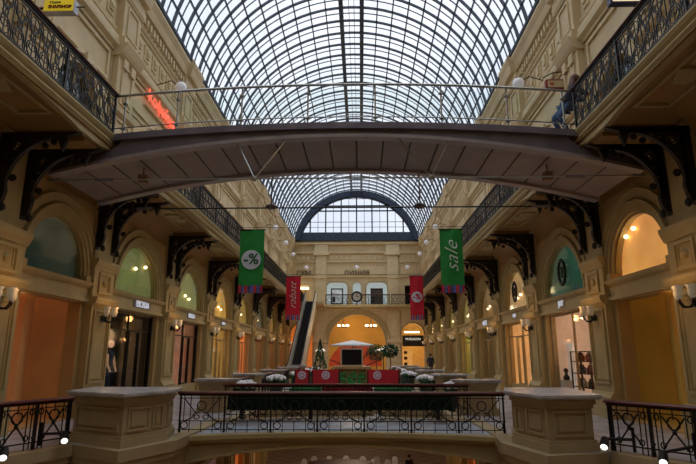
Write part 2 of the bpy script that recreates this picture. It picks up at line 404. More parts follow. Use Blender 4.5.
        if sd > 0 and vi in (1, 2):
            e = empty('emblem', M(yc-.1, zc+.78, .04), 'dark round wreath emblem hung in the %s right fanlight' % nth, 'emblem')
            m = MB(); m.tube([(0, .30*math.cos(t*PI/9), .40*math.sin(t*PI/9)) for t in range(18)], .05, 5, True)
            for t in range(14): m.ball((0, .34*math.cos(t*PI/7), .44*math.sin(t*PI/7)), .045, 6)
            m.build('wreath', IRON, e, world=False)
            MB().tube([(0, 0, -.2), (0, 0, .2)], .03).tube([(0, -.1, .14), (0, .1, .14)], .03).tube([(0, -.12, 0), (0, .12, 0)], .03).build('monogram', IRON, e, world=False)
        # shopfront (not for the open first bay)
        if vi == 0: continue
        e = empty('shopfront', (sd*W, yc, 0), '%s glazed shopfront along the %s arcade, %s' % (nth, SIDE[sd],
                 {(-1, 1): 'dark and half screened with a lit mannequin', (1, 1): 'lit pink with display shelves', (1, 2): 'cream lit with a pale door',
                  (-1, 2): 'dark framed with a pink screen inside', (-1, 3): 'warm cream lit beside the pilaster'}.get((sd, vi), 'small in the distance between two pilasters')), 'shopfront', 'shopfronts along the arcades')
        fmx = IRON if sd < 0 and vi < 3 else TAN
        m = MB().frame(M, yc-hw, yc+hw, .04, 3.12, .07, -.3, -.16)
        m.slab(M, yc-.02, yc+.02, .1, 3.05, -.28, -.2)
        if not (sd > 0 and vi == 1): m.slab(M, yc-hw, yc+hw, 2.5, 2.54, -.28, -.2)
        m.build('frame', fmx, e)
        MB().slab(M, yc-hw+.05, yc+hw-.05, .1, 3.06, -.235, -.225).build('glass_pane', GLASS, e)
        MB().slab(M, yc-hw, yc+hw, .04, .4, -.32, -.12).build('stall_riser', TRIM, e)
        if not (sd > 0 and vi == 1): MB().frame(M, yc+.06, yc+.95, .42, 2.5, .045, -.3, -.18).build('door', fmx, e)
    # lamps inside
for sd in (-1, 1):
    for vi in range(len(BAYS)-2):
        yc = BAYS[vi+2][0]
        p = {(-1, 0): 36, (1, 0): 66, (-1, 1): 6, (1, 1): 38, (1, 2): 32, (-1, 2): 20, (-1, 3): 45, (1, 4): 45}.get((sd, vi), 20)
        c = {(-1, 0): (1, .58, .25), (1, 0): (1, .6, .12), (1, 1): (1, .62, .42)}.get((sd, vi), (1, .62, .28))
        light('POINT', (sd*(W+.9), yc, 2.5), p, c, .2, name='shop_lamp')

# side rails etc of first bays: orange / yellow inner panel (angled wall inside the open bays)
for sd, cc, lab in ((-1, (.62, .30, .11), 'plain orange partition standing inside the first open bay of the left arcade'), (1, (.50, .32, .06), 'plain yellow partition standing inside the first open bay of the right arcade')):
    pm = mat('partition_paint', cc, .6, var=.04, emit=.04)
    M = lambda u, v, w, sd=sd: (sd*(W-w), u, v)
    t = MB().prism([(13.1, -.5), (14.68, -1.25), (14.68, -1.4), (13.0, -.62)], lambda u, v, w, sd=sd: (sd*(W-v), u, w), .02, 3.1).build('partition', pm)
    tag(t, lab, 'partition')

# ------------------------------------------------------------------ IRON BRACKETS
def bracket_meshes():
    P = lambda u, v, w: (u, w, v)             # u along x (into the hall), v = z, w = thickness
    a = MB()
    t = .055
    # top arm tapering to tip
    a.prism([(0, 0), (0, -.16), (.9, -.13), (1.35, -.12), (1.68, -.03), (1.68, 0)], P, -t, t)
    a.prism([(0, 0), (.16, 0), (.16, -1.1), (.2, -1.3), (.16, -1.5), (.08, -1.62), (0, -1.62)], P, -t, t)
    # quarter curve
    cv = [(1.22-1.06*math.cos(q), -1.24+1.10*math.sin(q)) for q in [i*PI/2/16 for i in range(17)]]
    a.prism([(.10, -1.24)]+cv+[(1.22, -.06), (.10, -.06)], P, -t, t, [circ(.30, -.30, .11, 10), circ(.56, -.235, .07, 8), circ(.235, -.58, .07, 8), circ(.75, -.185, .035, 8), circ(.19, -.80, .03, 8)])
    a.prism([(1.18, -.14), (1.42, -.14), (1.36, -.28), (1.31, -.44), (1.24, -.28)], P, -t*.8, t*.8)
    a.lathe([(.001, -.1), (.07, -.05), (.07, .03), (.03, .1)], (.16, 0, -1.66), 8)
    b = a
    for (cx, cz, r) in ((.30, -.30, .11), (.30, -1.02, .06), (.92, -.30, .05), (1.1, -.22, .05), (.56, -.235, .07), (.235, -.58, .07)):
        b.tube([(cx+r*math.cos(q*PI/6), 0, cz+r*math.sin(q*PI/6)) for q in range(12)], .028, 4, True)
        b.tube([(cx+r*.5*math.cos(q*PI/4), 0, cz+r*.5*math.sin(q*PI/4)) for q in range(8)], .02, 4, True)
    return a.mesh('bracket_frame', IRONB)
bf = bracket_meshes()
bbm = MB().box(0, .04, -.10, .10, -1.7, -.02).mesh('wall_plate', IRONB)
for sd in (-1, 1):
    for i, y in enumerate(PIERS):
        if y < 9 : continue
        for q in (-1, 1):
            o = empty('iron_bracket', (sd*(W-.12), y+q*.47, 6.38), 'black iron scroll bracket under the %s gallery, %s pier along, %s of its pair' % (SIDE[sd], ORD[i-2], 'nearer' if q < 0 else 'farther'), 'bracket', 'iron gallery brackets', rz=0 if sd < 0 else PI)
            inst('bracket_frame', bf, o); inst('wall_plate', bbm, o, (-.03, 0, 0))

# ------------------------------------------------------------------ SCONCES (three tulip shades)
def sconce_proto():
    o = empty('wall_sconce', (0, 0, 0), 'x', 'sconce')
    MB().lathe([(.10, 0), (.10, .03), (.05, .06), (.03, .1)], (0, 0, 0), 10, 'x').build('back_plate', IRON, o, world=False)
    for k, (dx, dy) in enumerate(((.34, 0), (.22, -.24), (.22, .24))):
        pts = [(.05, 0, 0), (.12, dy*.3, -.1), (dx*.75, dy*.8, -.1), (dx, dy, 0), (dx, dy, .05)]
        MB().tube(pts, .02, 6).build('arm', IRON, o, True, world=False)
        sh = MB().lathe([(.03, 0), (.07, .05), (.085, .14), (.075, .2), (.11, .27), (.10, .27), (.06, .2), (.02, .06)], (dx, dy, .05), 12).build('tulip_shade', TULIP, o, True, world=False)
    return o
sp = sconce_proto(); first = True
for sd in (-1, 1):
    for i, y in enumerate(PIERS):
        if y < 9: continue
        o = sp if first else copy_tree(sp); first = False
        o.location = (sd*(W-.26), y+(0 if i > 2 else -.25), 2.72); o.rotation_euler = (0, 0, 0 if sd < 0 else PI)
        o['label'] = 'three-armed black sconce with frosted tulip shades on the %s pilaster of the %s arcade' % (ORD[i-2], SIDE[sd]); o['group'] = 'pilaster sconces'

for sd in (-1, 1):
    for y in PIERS[2:]:
        light('POINT', (sd*(W-1.0), y, 3.1), 9, (1, .52, .17), .12, name='sconce_glow')
# ------------------------------------------------------------------ L3 GALLERIES
BY0, BY1 = 12.0, 14.6                         # bridge extent along the hall
for sd in (-1, 1):
    M = lambda u, v, w, sd=sd: (sd*v, u, w)
    g = empty('upper_gallery', (sd*6.5, 25, 6.5), 'cream upper gallery slab carried on iron brackets along the %s wall' % SIDE[sd], 'gallery', kind='structure')
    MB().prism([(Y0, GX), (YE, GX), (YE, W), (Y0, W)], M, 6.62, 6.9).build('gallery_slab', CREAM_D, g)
    # moulded fascia with scalloped soffit edge per bay
    m = MB()
    F = lambda u, v, w, sd=sd: (sd*(GX-w), u, v)
    m.sweep([(6.64, -.2), (6.64, .0), (6.70, .04), (6.75, .02), (6.80, .06), (6.86, .09), (6.90, .09), (6.90, -.2)], F, Y0, YE)
    m.build('fascia_molding', TRIM, g)
    for a, b in zip(PIERS[:-1], PIERS[1:]):
        n = 16; a_, b_ = a+.5, b-.5
        top = [(a, 6.64), (b, 6.64)]
        bot = [(b, 6.46)]+[(b_-(b_-a_)*i/n, 6.46+.13*math.sin(PI*i/n)**.6 if 0 < i < n else 6.46) for i in range(n+1)]+[(a, 6.46)]
        MB().prism(top+bot, F, -.16, -.04).build('scalloped_edge', TRIM, g)
    # soffit: coved plaster per bay with rib and rosette
    for a, b in zip(PIERS[:-1], PIERS[1:]):
        yc = (a+b)/2
        m = MB(); n = 8
        # cove along the wall
        pr = [(6.62, W-.0), (5.95, W-.0)]+[(6.62-.67*(1-math.sin(t*PI/2/n)), W-.55*(1-math.cos(t*PI/2/n))-0) for t in range(0, n+1)]
        prof = [(p[0], W-p[1]) for p in pr]
        MM = lambda u, v, w, sd=sd: (sd*(W-w), u, v)
        m.sweep(prof, MM, a+.6, b-.6)
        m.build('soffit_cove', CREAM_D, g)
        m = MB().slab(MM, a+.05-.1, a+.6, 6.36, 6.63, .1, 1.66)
        m.build('soffit_beam', CREAM_D, g)
        m = MB()
        Cc = lambda u, v, w, sd=sd: (sd*(W-v), u, w)
        m.frame(Cc, a+1.0, b-1.0, .7, 1.45, .07, 6.56, 6.63)
        m.prism(circ(yc, 1.08, .28, 8), Cc, 6.54, 6.63)
        m.prism([(yc-.95, .95), (yc-.4, .75), (yc-.4, 1.4), (yc-.95, 1.2)], Cc, 6.56, 6.63)
        m.prism([(yc+.95, .95), (yc+.4, .75), (yc+.4, 1.4), (yc+.95, 1.2)], Cc, 6.56, 6.63)
        m.build('soffit_rosette', TRIM, g)

# ---- scroll railing of the upper galleries
def scroll_panel(L):
    m = MB(); m.tube([(0, 0, .1), (L, 0, .1)], .022, 4); m.tube([(0, 0, .98), (L, 0, .98)], .022, 4)
    n = max(1, round(L/.40)); d = L/n
    for i in range(n):
        x = d*(i+.5)
        m.tube([(x-d/2, 0, .04), (x-d/2, 0, 1.0)], .013, 4); m.tube([(x, 0, .1), (x, 0, .93)], .010, 4)
        for cz, r in ((.28, .16), (.76, .16), (.52, .07)):
            m.tube([(x+r*math.cos(q*PI/5), .0, cz+r*math.sin(q*PI/5)) for q in range(10)], .014, 4, True)
        for s_ in (-1, 1):
            m.tube([(x+s_*.09*math.cos(q*PI/4), 0, .5+s_*.19+.07*math.sin(q*PI/4)) for q in range(8)], .011, 4, True)
            m.tube([(x+s_*.16, 0, .1), (x+s_*.05, 0, .5), (x+s_*.16, 0, .93)], .010, 4)
    return m
RC = {}
def balustrade(L, kind, loc, rz, label, group, posts=None):
    key = (round(L, 2), kind)
    if key not in RC:
        if kind == 'scroll':
            iw = scroll_panel(L).mesh('ironwork', IRON); H = 1.10; npst = max(1, round(L/2.0))
        else:
            iw = (cross_panel(L) if kind == 'cross' else garland_panel(L)).mesh('ironwork', IRON); H = .84; npst = max(1, round(L/(.72 if kind == 'cross' else 1.0)))
        hr = MB().sweep([(-.06, 0), (-.065, .025), (-.04, .055), (.04, .055), (.065, .025), (.06, 0)], lambda u, v, w: (u, v, H-.03+w), -.02, L+.02).mesh('handrail', MAHOG)
        pw = .017 if kind == 'garland' else .024
        ps = MB().box(-pw, pw, -pw, pw, 0, H-.02).lathe([(pw*1.6, 0), (pw*1.6, .06), (pw, .1)], (0, 0, 0), 8).mesh('post', IRON)
        ir = MB().box(0, L, -.03, .03, H-.07, H-.03).mesh('top_bar', IRON)
        RC[key] = (iw, hr, ps, ir, npst)
    iw, hr, ps, ir, npst = RC[key]
    o = empty('balustrade', loc, label, 'railing', group, rz=rz)
    inst('ironwork', iw, o); inst('handrail', hr, o); inst('top_bar', ir, o)
    for i in range(npst+1):
        inst('post', ps, o, (L*i/npst if 0 < i < npst else (.04 if i == 0 else L-.04), 0, 0))
    return o
def cross_panel(L):
    m = MB(); m.tube([(0, 0, .12), (L, 0, .12)], .016, 4); m.tube([(0, 0, .70), (L, 0, .70)], .012, 4)
    n = max(1, round(L/.72)); d = L/n
    for i in range(n):
        x0 = d*i; x = x0+d/2
        for u in (.12, .24, .76, .88):
            m.tube([(x0+d*u, 0, 0.0), (x0+d*u, 0, .80)], .011, 4)
        m.tube([(x0+d*.5, 0, .62), (x0+d*.5, 0, .80)], .011, 4)
        for s_ in (-1, 1):
            m.tube([(x-s_*.20, 0, .16), (x+s_*.18, 0, .66)], .016, 4)
            m.tube([(x+s_*.2+.045*math.cos(q*PI/4), 0, .2+.05*math.sin(q*PI/4)) for q in range(8)], .012, 4, True)
            m.tube([(x+s_*.27+.045*math.cos(q*PI/4), 0, .64+.05*math.sin(q*PI/4)) for q in range(8)], .012, 4, True)
        m.tube([(x+.10*math.cos(q*PI/6), 0, .56+.10*math.sin(q*PI/6)) for q in range(12)], .016, 4, True)
        m.ball((x, 0, .42), .04, 6)
        m.lathe([(.03, -.02), (.05, 0), (.03, .02)], (x0+.01, 0, .2), 6)
    return m
def garland_panel(L):
    m = MB()
    for z in (.06, .24, .72): m.tube([(0, 0, z), (L, 0, z)], .012, 4)
    n = max(1, round(L/1.0)); d = L/n
    for i in range(n):
        x0 = d*i; x = x0+d/2
        for u in (.06, .25, .5, .75, .94): m.tube([(x0+d*u, 0, 0), (x0+d*u, 0, .24)], .011, 4)
        for s_ in (-1, 1):
            cx = x+s_*d*.36
            m.tube([(cx+.075*math.cos(q*PI/5), 0, .15+.075*math.sin(q*PI/5)) for q in range(10)], .014, 4, True)
            m.tube([(x+s_*.36, 0, .24), (x+s_*.22, 0, .30), (x+s_*.14, 0, .40), (x+s_*.04, 0, .42)], .018, 4)
            m.tube([(x+s_*.38, 0, .70), (x+s_*.12, 0, .40)], .014, 4)
            m.tube([(x+s_*.1+.06*math.cos(q*PI/4), 0, .32+.05*math.sin(q*PI/4)) for q in range(8)], .014, 4, True)
            for u in (.12, .26): m.tube([(x+s_*(d/2-u*d), 0, .24), (x+s_*(d/2-u*d), 0, .80)], .011, 4)
        m.tube([(x+.10*math.cos(q*PI/6), 0, .56+.10*math.sin(q*PI/6)) for q in range(12)], .016, 4, True)
    return m
for sd in (-1, 1):
    cuts = [-.5, 5.3, BY0, None, BY1, 21.4, 27.2, 33.0, 38.8, 44.6, 50.4, 56.2]
    k = 0
    for a, b in zip(cuts[:-1], cuts[1:]):
        if a is None or b is None: continue
        lab = 'black scrolled iron balustrade with mahogany handrail, upper %s gallery, %s' % (SIDE[sd], 'nearest length before the footbridge' if b == BY0 else ('length overhead by the viewer' if a < 5 else ORD[k-2]+' length beyond the footbridge' if k > 1 else 'overhead'))
        if a == -.5: lab = 'black scrolled iron balustrade of the upper %s gallery overhead beside the viewer' % SIDE[sd]
        balustrade(b-a, 'scroll', (sd*(GX-.02), a, 6.88), PI/2, lab, 'upper gallery balustrades'); k += 1

# ------------------------------------------------------------------ UPPER FOOTBRIDGE
UB = empty('footbridge', (0, 13.6, 7), 'arched plum-grey steel footbridge with brown panelled underside crossing high between galleries', 'footbridge')
XB = 7.05; N = 40
dk = lambda x: 7.16-.0082*x*x
bt = lambda x: 6.82-.0185*x*x
xs = [-XB+2*XB*i/N for i in range(N+1)]
xd = [-GX+2*GX*i/N for i in range(N+1)]
Fy = lambda u, v, w: (u, w, v)
MB().prism([(x, dk(x)) for x in xd]+[(x, dk(x)-.13) for x in reversed(xd)], Fy, BY0-.08, BY1+.08).build('deck', DECKM, UB)
for y0 in (BY0, BY1-.14):
    b_ = MB().prism([(x, min(dk(x), 6.95 if abs(x) > GX-.1 else 9)-.13 if abs(x) < GX else 6.5) for x in xs]+[(x, bt(x)) for x in reversed(xs)], Fy, y0, y0+.14).build('arched_beam', DECKM, UB)
    MB().prism([(x, bt(x)+.05) for x in xs]+[(x, bt(x)-.03) for x in reversed(xs)], Fy, y0-.06, y0+.2).build('beam_flange', mat('flange_grey', (.34, .30, .31), .4, .2), b_)
    m = MB().prism([(x, dk(x)-.12) for x in xd]+[(x, dk(x)-.17) for x in reversed(xd)], Fy, y0-.1, y0+.02).build('beam_edge_strip', DECKM, b_)
npn = 21
for i in range(npn):
    x0 = -XB+2*XB*i/npn+.02; x1 = -XB+2*XB*(i+1)/npn-.02
    MB().prism([(x0, bt(x0)+.09), (x1, bt(x1)+.09), (x1, bt(x1)+.05), (x0, bt(x0)+.05)], Fy, BY0+.16, BY1-.16).build('soffit_panel', SOFF, UB)
MB().prism([(x, bt(x)+.14) for x in xs]+[(x, bt(x)+.11) for x in reversed(xs)], Fy, BY0+.1, BY1-.1).build('soffit_backing', DARK, UB)
for yy, nm in ((BY0+.05, 'near'), (BY1-.1, 'far')):
    zt = 5.78 if nm == 'near' else 5.74
    MB().tube([(-7.1, yy, zt), (7.1, yy, zt)], .022, 6).build('tie_rod', CHROME if nm == 'near' else IRON, UB)
    for s_ in (-1, 1):
        MB().tube([(s_*5.6-.35, yy, zt), (s_*5.6+.1, yy, zt)], .038, 6).build('turnbuckle', DECKM, UB)
        if nm == 'near':
            for dx in (-.45, .75):
                MB().tube([(s_*2.1, yy, zt), (s_*(2.1-dx), yy, bt(2.1-dx))], .018, 5).build('strut', CHROME, UB)
            MB().ball((s_*2.1, yy, zt), .07, 8).build('strut_node', CHROME, UB)
        else:
            MB().tube([(s_*2.1, yy, zt), (s_*2.1, yy, bt(2.1))], .02, 5).build('strut', CHROME, UB)
            MB().ball((s_*2.1, yy, zt+.03), .11, 8, (1.6, 1, .8)).build('strut_node', DECKM, UB)
for s_ in (-1, 1):
    e = empty('box_lamp', (s_*5.15, 12.9, 6.08), 'small brown box lamp hung under the %s end of the upper footbridge' % SIDE[s_], 'lamp', 'box lamps under the footbridge')
    MB().box(-.10, .10, -.09, .09, -.11, .10).build('housing', mat('lamp_brown', (.22, .13, .07), .5), e, world=False)
    MB().tube([(0, 0, .1), (0, 0, .5)], .015).build('stem', IRON, e, world=False)
for yy, nm in ((BY0, 'near'), (BY1, 'far')):
    e = empty('bridge_railing', (0, yy, 7.1), 'steel and glass railing with round posts along the %s edge of the upper footbridge' % nm, 'railing')
    rt = lambda x: dk(x)+1.02
    MB().tube([(x, yy-.02, rt(x)) for x in xd], .032, 8).build('handrail', CHROME, e, True)
    MB().tube([(x, yy-.02, dk(x)+.16) for x in xd], .018, 6).build('lower_rail', CHROME, e, True)
    px = [-5.38, -4.07, -2.48, -.85, .8, 2.41, 4.0, 5.35]
    for x in px:
        m = MB().tube([(x, yy+.03, dk(x)-.1), (x, yy+.03, rt(x))], .022, 8).box(x-.06, x+.06, yy-.02, yy+.07, dk(x)+.14, dk(x)+.17).box(x-.06, x+.06, yy-.02, yy+.07, dk(x)+.8, dk(x)+.83)
        m.build('post', CHROME, e)
    for x0, x1 in zip(px[:-1], px[1:]):
        MB().prism([(x0+.06, dk(x0)+.18), (x1-.06, dk(x1)+.18), (x1-.06, dk(x1)+.93), (x0+.06, dk(x0)+.93)], Fy, yy+.02, yy+.03).build('glass_panel', GLASSB, e)

# ------------------------------------------------------------------ GLASS ROOF
HW = 6.98; RISE = 5.9; RR = (HW*HW+RISE*RISE)/(2*RISE); CZ = SP+RISE-RR; A1 = math.atan2(SP-CZ, HW)
roof = empty('glass_roof', (0, 25, SP), 'barrel-vaulted glass roof on dark steel ribs over the whole hall', 'roof', kind='structure')
An = lambda k, n: A1+(PI-2*A1)*k/n
def arc(R_, n=44): return [(R_*math.cos(An(i, n)), R_*math.sin(An(i, n))+CZ) for i in range(n+1)]
o_, i_ = arc(RR+.0), arc(RR-.11)
rib = MB().prism(o_+i_[::-1], lambda u, v, w: (u, w, v), -.028, .028)
rib.prism(arc(RR-.10)+arc(RR-.125)[::-1], lambda u, v, w: (u, w, v), -.04, .04)
ribm = rib.mesh('rib', STEEL)
thin = MB().prism(arc(RR+.02)+arc(RR-.03)[::-1], lambda u, v, w: (u, w, v), -.018, .018).mesh('glazing_bar', STEEL)
y = Y0; sp_ = 1.16; k = 0
while y < YE-.2:
    inst('rib', ribm, roof, (0, y-25, -SP)); inst('glazing_bar', thin, roof, (0, y-25+sp_/2, -SP)); y += sp_
ds = .56/RR; half = PI/2-ds-A1
angs = [A1+half*i/11 for i in range(11)]
for a in angs+[PI-a for a in angs]:
    c_, s_ = math.cos(a), math.sin(a); t_ = .03
    pts = [(-t_, 0), (t_, 0), (t_, -.08), (-t_, -.08)]
    MB().prism([(c_*(RR+q)-s_*p, s_*(RR+q)+c_*p+CZ) for p, q in pts], lambda u, v, w: (u, w, v), Y0, YE).build('purlin', STEEL, roof)
for s_ in (-1, 1):
    MB().box(s_*.56-.115, s_*.56+.115, Y0, YE, CZ+RR-.30, CZ+RR+.03).build('ridge_beam', STEEL, roof)
    MB().box(s_*.14-.015, s_*.14+.015, Y0, YE, CZ+RR-.05, CZ+RR).build('ridge_glazing_bar', STEEL, roof)
g = arc(RR+.01, 60); m = MB(); n = len(g)
m.add([(p[0], Y0, p[1]) for p in g]+[(p[0], YE, p[1]) for p in g], [(i, i+1, n+i+1, n+i) for i in range(n-1)])
m.build('glass_skin', GLASSR, roof, True)
for s_ in (-1, 1):
    MB().box(min(s_*(HW-.12), s_*(W+.3)), max(s_*(HW-.12), s_*(W+.3)), Y0, YE, SP-.02, SP+.14).build('eaves_gutter', BLUEST, roof)

# ------------------------------------------------------------------ END WALL
we = empty('wall_end', (0, YE, 0), 'cream end wall with great arch below, balcony and lettered frieze above', 'wall', kind='structure')
E_ = lambda u, v, w: (u, YE-w, v)
arch = [(-3.1, .02), (3.1, .02)]+circ(0, 2.9, 3.1, 28, 0, PI, False)
sarch = lambda c: [(c-1.2, .02), (c+1.2, .02)]+circ(c, 2.95+.9, 1.2, 16, 0, PI, False)
def uw(c, h):
    q = min(h, .55)
    return [(c-h, 7.0), (c+h, 7.0)]+circ(c+h-q, 9.55-q, q, 8, 0, PI/2, False)+circ(c-h+q, 9.55-q, q, 8, PI/2, PI, False)
MB().prism([(-W, 0), (W, 0), (W, 14.3), (-W, 14.3)], E_, 0, -.5, [arch, sarch(-6.05), sarch(6.05), uw(-2.2, 1.15), uw(2.2, 1.15), uw(0, .45), [(-6.9, 7.0), (-5.3, 7.0), (-5.3, 9.2), (-6.9, 9.2)], [(5.3, 7.0), (6.9, 7.0), (6.9, 9.2), (5.3, 9.2)]]).build('end_wall_face', CREAM_U, we)
MB().slab(E_, -W, W, ZG, 0, 0, -.5).build('ground_storey_face', CREAM, we)
m = MB()
for d0, d1, w_ in ((0, .15, .1), (.15, .45, .2), (.45, .58, .3)): m.ring(E_, 0, 2.9, 3.1+d0, 3.1+d1, 0, w_, n=28)
m.slab(E_, -.3, .3, 5.95, 6.6, 0, .4); m.build('great_archivolt', TRIM, we)
for c in (-6.05, 6.05): MB().ring(E_, c, 3.85, 1.2, 1.35, 0, .12, n=16).build('small_archivolt', TRIM, we)
for c in (-4.0, 4.0):
    m = MB().slab(E_, c-.75, c+.75, 0, .6, 0, .35); m.slab(E_, c-.65, c+.65, .6, 3.0, 0, .25); m.slab(E_, c-.78, c+.78, 3.0, 3.3, 0, .4); m.slab(E_, c-.65, c+.65, 3.3, 6.3, 0, .25)
    m.frame(E_, c-.45, c+.45, 3.6, 5.9, .08, .25, .31); m.frame(E_, c-.45, c+.45, .9, 2.8, .08, .25, .31)
    m.slab(E_, c-.6, c+.6, 7.0, 10.0, 0, .2); m.slab(E_, c-.7, c+.7, 10.0, 10.25, 0, .3); m.slab(E_, c-.6, c+.6, 10.25, 12.6, 0, .22); m.slab(E_, c-.9, c+.9, 12.6, 12.9, 0, .45); m.slab(E_, c-.75, c+.75, 12.9, 14.0, 0, .35)
    m.build('end_pilaster', TRIM_U, we)
m = MB()
for z, w_ in ((6.45, .3), (10.05, .22), (11.75, .2), (12.75, .3), (13.75, .5)):
    m.sweep([(z, 0), (z, w_*.5), (z+.1, w_), (z+.2, w_), (z+.2, 0)], E_, -W, W)
for c0, c1 in ((-3.2, 3.2), (-6.9, -4.8), (4.8, 6.9)): m.frame(E_, c0, c1, 10.4, 11.6, .07, 0, .08)
m.build('end_molding', TRIM_U, we)
m = MB(); x = -6.8
while x < 6.8: m.slab(E_, x, x+.3, 12.15, 12.6, 0, .12); x += .62
m.build('end_dentils', TRIM_U, we)
LET = mat('bronze_letters', (.10, .07, .03), .5)
text('lettering', 'ЛИНИЯ', LET, we, (0, YE-.12, 10.62), .62, ext=.04, sx=1.3)
text('lettering', 'ГУМ', LET, we, (-5.9, YE-.12, 10.62), .62, ext=.04, sx=1.3)
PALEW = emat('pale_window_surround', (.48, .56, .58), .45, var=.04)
for c, h in ((-2.2, 1.15), (2.2, 1.15), (0, .45)):
    wn += 1
    w = empty('window_%d' % wn, (c, YE, 7), {-2.2: 'pale framed display window left of the clock on the end wall', 2.2: 'pale framed display window right of the clock on the end wall', 0: 'narrow arched niche window above the clock on the end wall'}[c], 'window', kind='structure')
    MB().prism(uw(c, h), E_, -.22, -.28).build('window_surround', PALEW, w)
    q = min(h, .55); m = MB().ring(E_, c-h+q, 9.55-q, q, q+.12, 0, .1, PI/2, PI, 8).ring(E_, c+h-q, 9.55-q, q, q+.12, 0, .1, 0, PI/2, 8).slab(E_, c-h-.12, c-h, 7, 9.55-q, 0, .1).slab(E_, c+h, c+h+.12, 7, 9.55-q, 0, .1)
    if h > 1: m.slab(E_, c-h+q, c+h-q, 9.55, 9.67, 0, .1); m.build('window_frame', TRIM, w)
    if h > 1:
        MB().frame(E_, c-.68, c+.68, 7.15, 8.9, .12, -.20, -.1).build('display_frame', IRON, w)
        MB().slab(E_, c-.6, c+.6, 7.25, 8.8, -.21, -.18).build('window_pane', mat('display', (.6, .7, .8) if c < 0 else (.08, .06, .05), .4, emit=.25 if c < 0 else .05, var=.5, scale=2), w)
        MB().slab(E_, c-.52+(0 if c > 0 else 0), c-.2, 7.4, 8.0, -.18, -.16).build('display_block', DARK, w)
# recess boxes in end wall, interior light put into the colour of lit ones
def box_recess(nm, x0, x1, z0, z1, d, mt):
    v = [E_(x0, z0, -.5), E_(x1, z0, -.5), E_(x1, z1, -.5), E_(x0, z1, -.5), E_(x0, z0, -d), E_(x1, z0, -d), E_(x1, z1, -d), E_(x0, z1, -d)]
    return MB().add(v, [(4, 5, 6, 7), (0, 1, 5, 4), (3, 2, 6, 7), (0, 3, 7, 4), (1, 2, 6, 5)]).build(nm, mt, we)
box_recess('great_arch_recess', -3.6, 3.6, 0, 6.3, 6, emat('arch_gold', (.50, .28, .06), .22, var=.15, scale=.5))
box_recess('small_arch_recess', 4.7, 7.3, 0, 5.3, 2.5, emat('arch_gold2', (.55, .32, .08), .28))
box_recess('small_arch_recess', -7.3, -4.7, 0, 5.3, 2.5, emat('arch_red', (.6, .22, .05), .35))
box_recess('upper_left_recess', -7.0, -5.1, 6.9, 9.3, 2, emat('strip_lit', (.4, .28, .12), .3))
box_recess('upper_right_recess', 5.1, 7.0, 6.9, 9.3, 2, DARK)
MB().box(-6.9, -5.4, YE+.4, YE+.7, 8.85, 9.1).build('strip_light', emat('strip_glow', (1, .8, .45), 3), we)
light('POINT', (0, 53.5, 6.0), 170, (1, .84, .6), .6, name='end_wall_fill')  # added fill light that lifts the lower end wall, no fitting here
light('POINT', (0, YE+3.5, 4.6), 110, (1, .62, .2), .5, name='arch_lamp')
light('POINT', (6.05, YE+1.4, 2.4), 16, (1, .65, .2), .3, name='arch_lamp')
light('POINT', (-6.05, YE+1.4, 2.4), 16, (1, .5, .15), .3, name='arch_lamp')
for c in (-1.55, 1.55):
    e = empty('chandelier', (c, YE+1.6, 4.75), 'glowing multi-bulb chandelier inside the great end arch, %s one' % ('left' if c < 0 else 'right'), 'chandelier')
    MB().tube([(0, 0, 0), (0, 0, 1.4)], .03).build('stem', IRON, e, world=False)
    for q in range(8):
        a = q*PI/4
        MB().tube([(0, 0, 0), (.3*math.cos(a), .3*math.sin(a), -.1), (.55*math.cos(a), .55*math.sin(a), .05)], .02, 5).build('arm', IRON, e, world=False)
        MB().ball((.55*math.cos(a), .55*math.sin(a), .15), .11, 8).build('bulb', BULB, e, True, world=False)
# lunette
LR = 7.1; lw = empty('window_lunette', (0, YE, SP), 'great semicircular glazed lunette in blue steel frame above the end wall', 'window', kind='structure')
lr = 5.75; LRR = (LR*LR+lr*lr)/(2*lr); LCZ = 14.3+lr-LRR
def larc(R_, n=40):
    a = math.asin((14.3-LCZ)/R_) if R_ > abs(14.3-LCZ) else 0
    return circ(0, LCZ, R_, n, a, PI-a, False)
MB().prism(larc(LRR)+larc(LRR-.62)[::-1], E_, -.2, .5).build('arch_rim', BLUEST, lw)
MB().prism(larc(LRR-.6)+larc(LRR-.72)[::-1], E_, -.1, .3).build('arch_inner_rim', IRON, lw)
MB().slab(E_, -LR+.1, LR-.1, 14.25, 15.2, 0, .35).build('base_band', BLUEST, lw)
ri = LRR-.65
for k in range(-7, 8):
    x = k*.88
    if abs(x) < ri-.3:
        zt = LCZ+math.sqrt(ri*ri-x*x); th = .07 if k % 2 == 0 else .025
        if zt > 15.3: MB().slab(E_, x-th, x+th, 15.2, zt, .0, .16).build('mullion', IRON, lw)
        MB().slab(E_, x-.04, x+.04, 14.3, 15.2, .35, .4).build('band_stiffener', STEEL, lw)
for z, th in ((16.45, .02), (17.75, .07), (18.35, .07), (19.2, .02)):
    x = math.sqrt(max(.1, ri*ri-(z-LCZ)**2)); MB().slab(E_, -x, x, z-th, z+th, .02, .14).build('transom', IRON, lw)
MB().prism([p for p in circ(0, LCZ, ri, 40, math.asin((15.2-LCZ)/ri), PI-math.asin((15.2-LCZ)/ri), False)], E_, .05, .06).build('window_pane', glass('lunette_glass', (.99, .99, 1), .02), lw)
# spandrel between lunette and roof
MB().prism([(LR+.3, 14.3)]+arc(RR+.1, 40)+[(-LR-.3, 14.3)]+larc(LRR-.1)[::-1], E_, -.3, 0).build('spandrel', STEEL, lw)

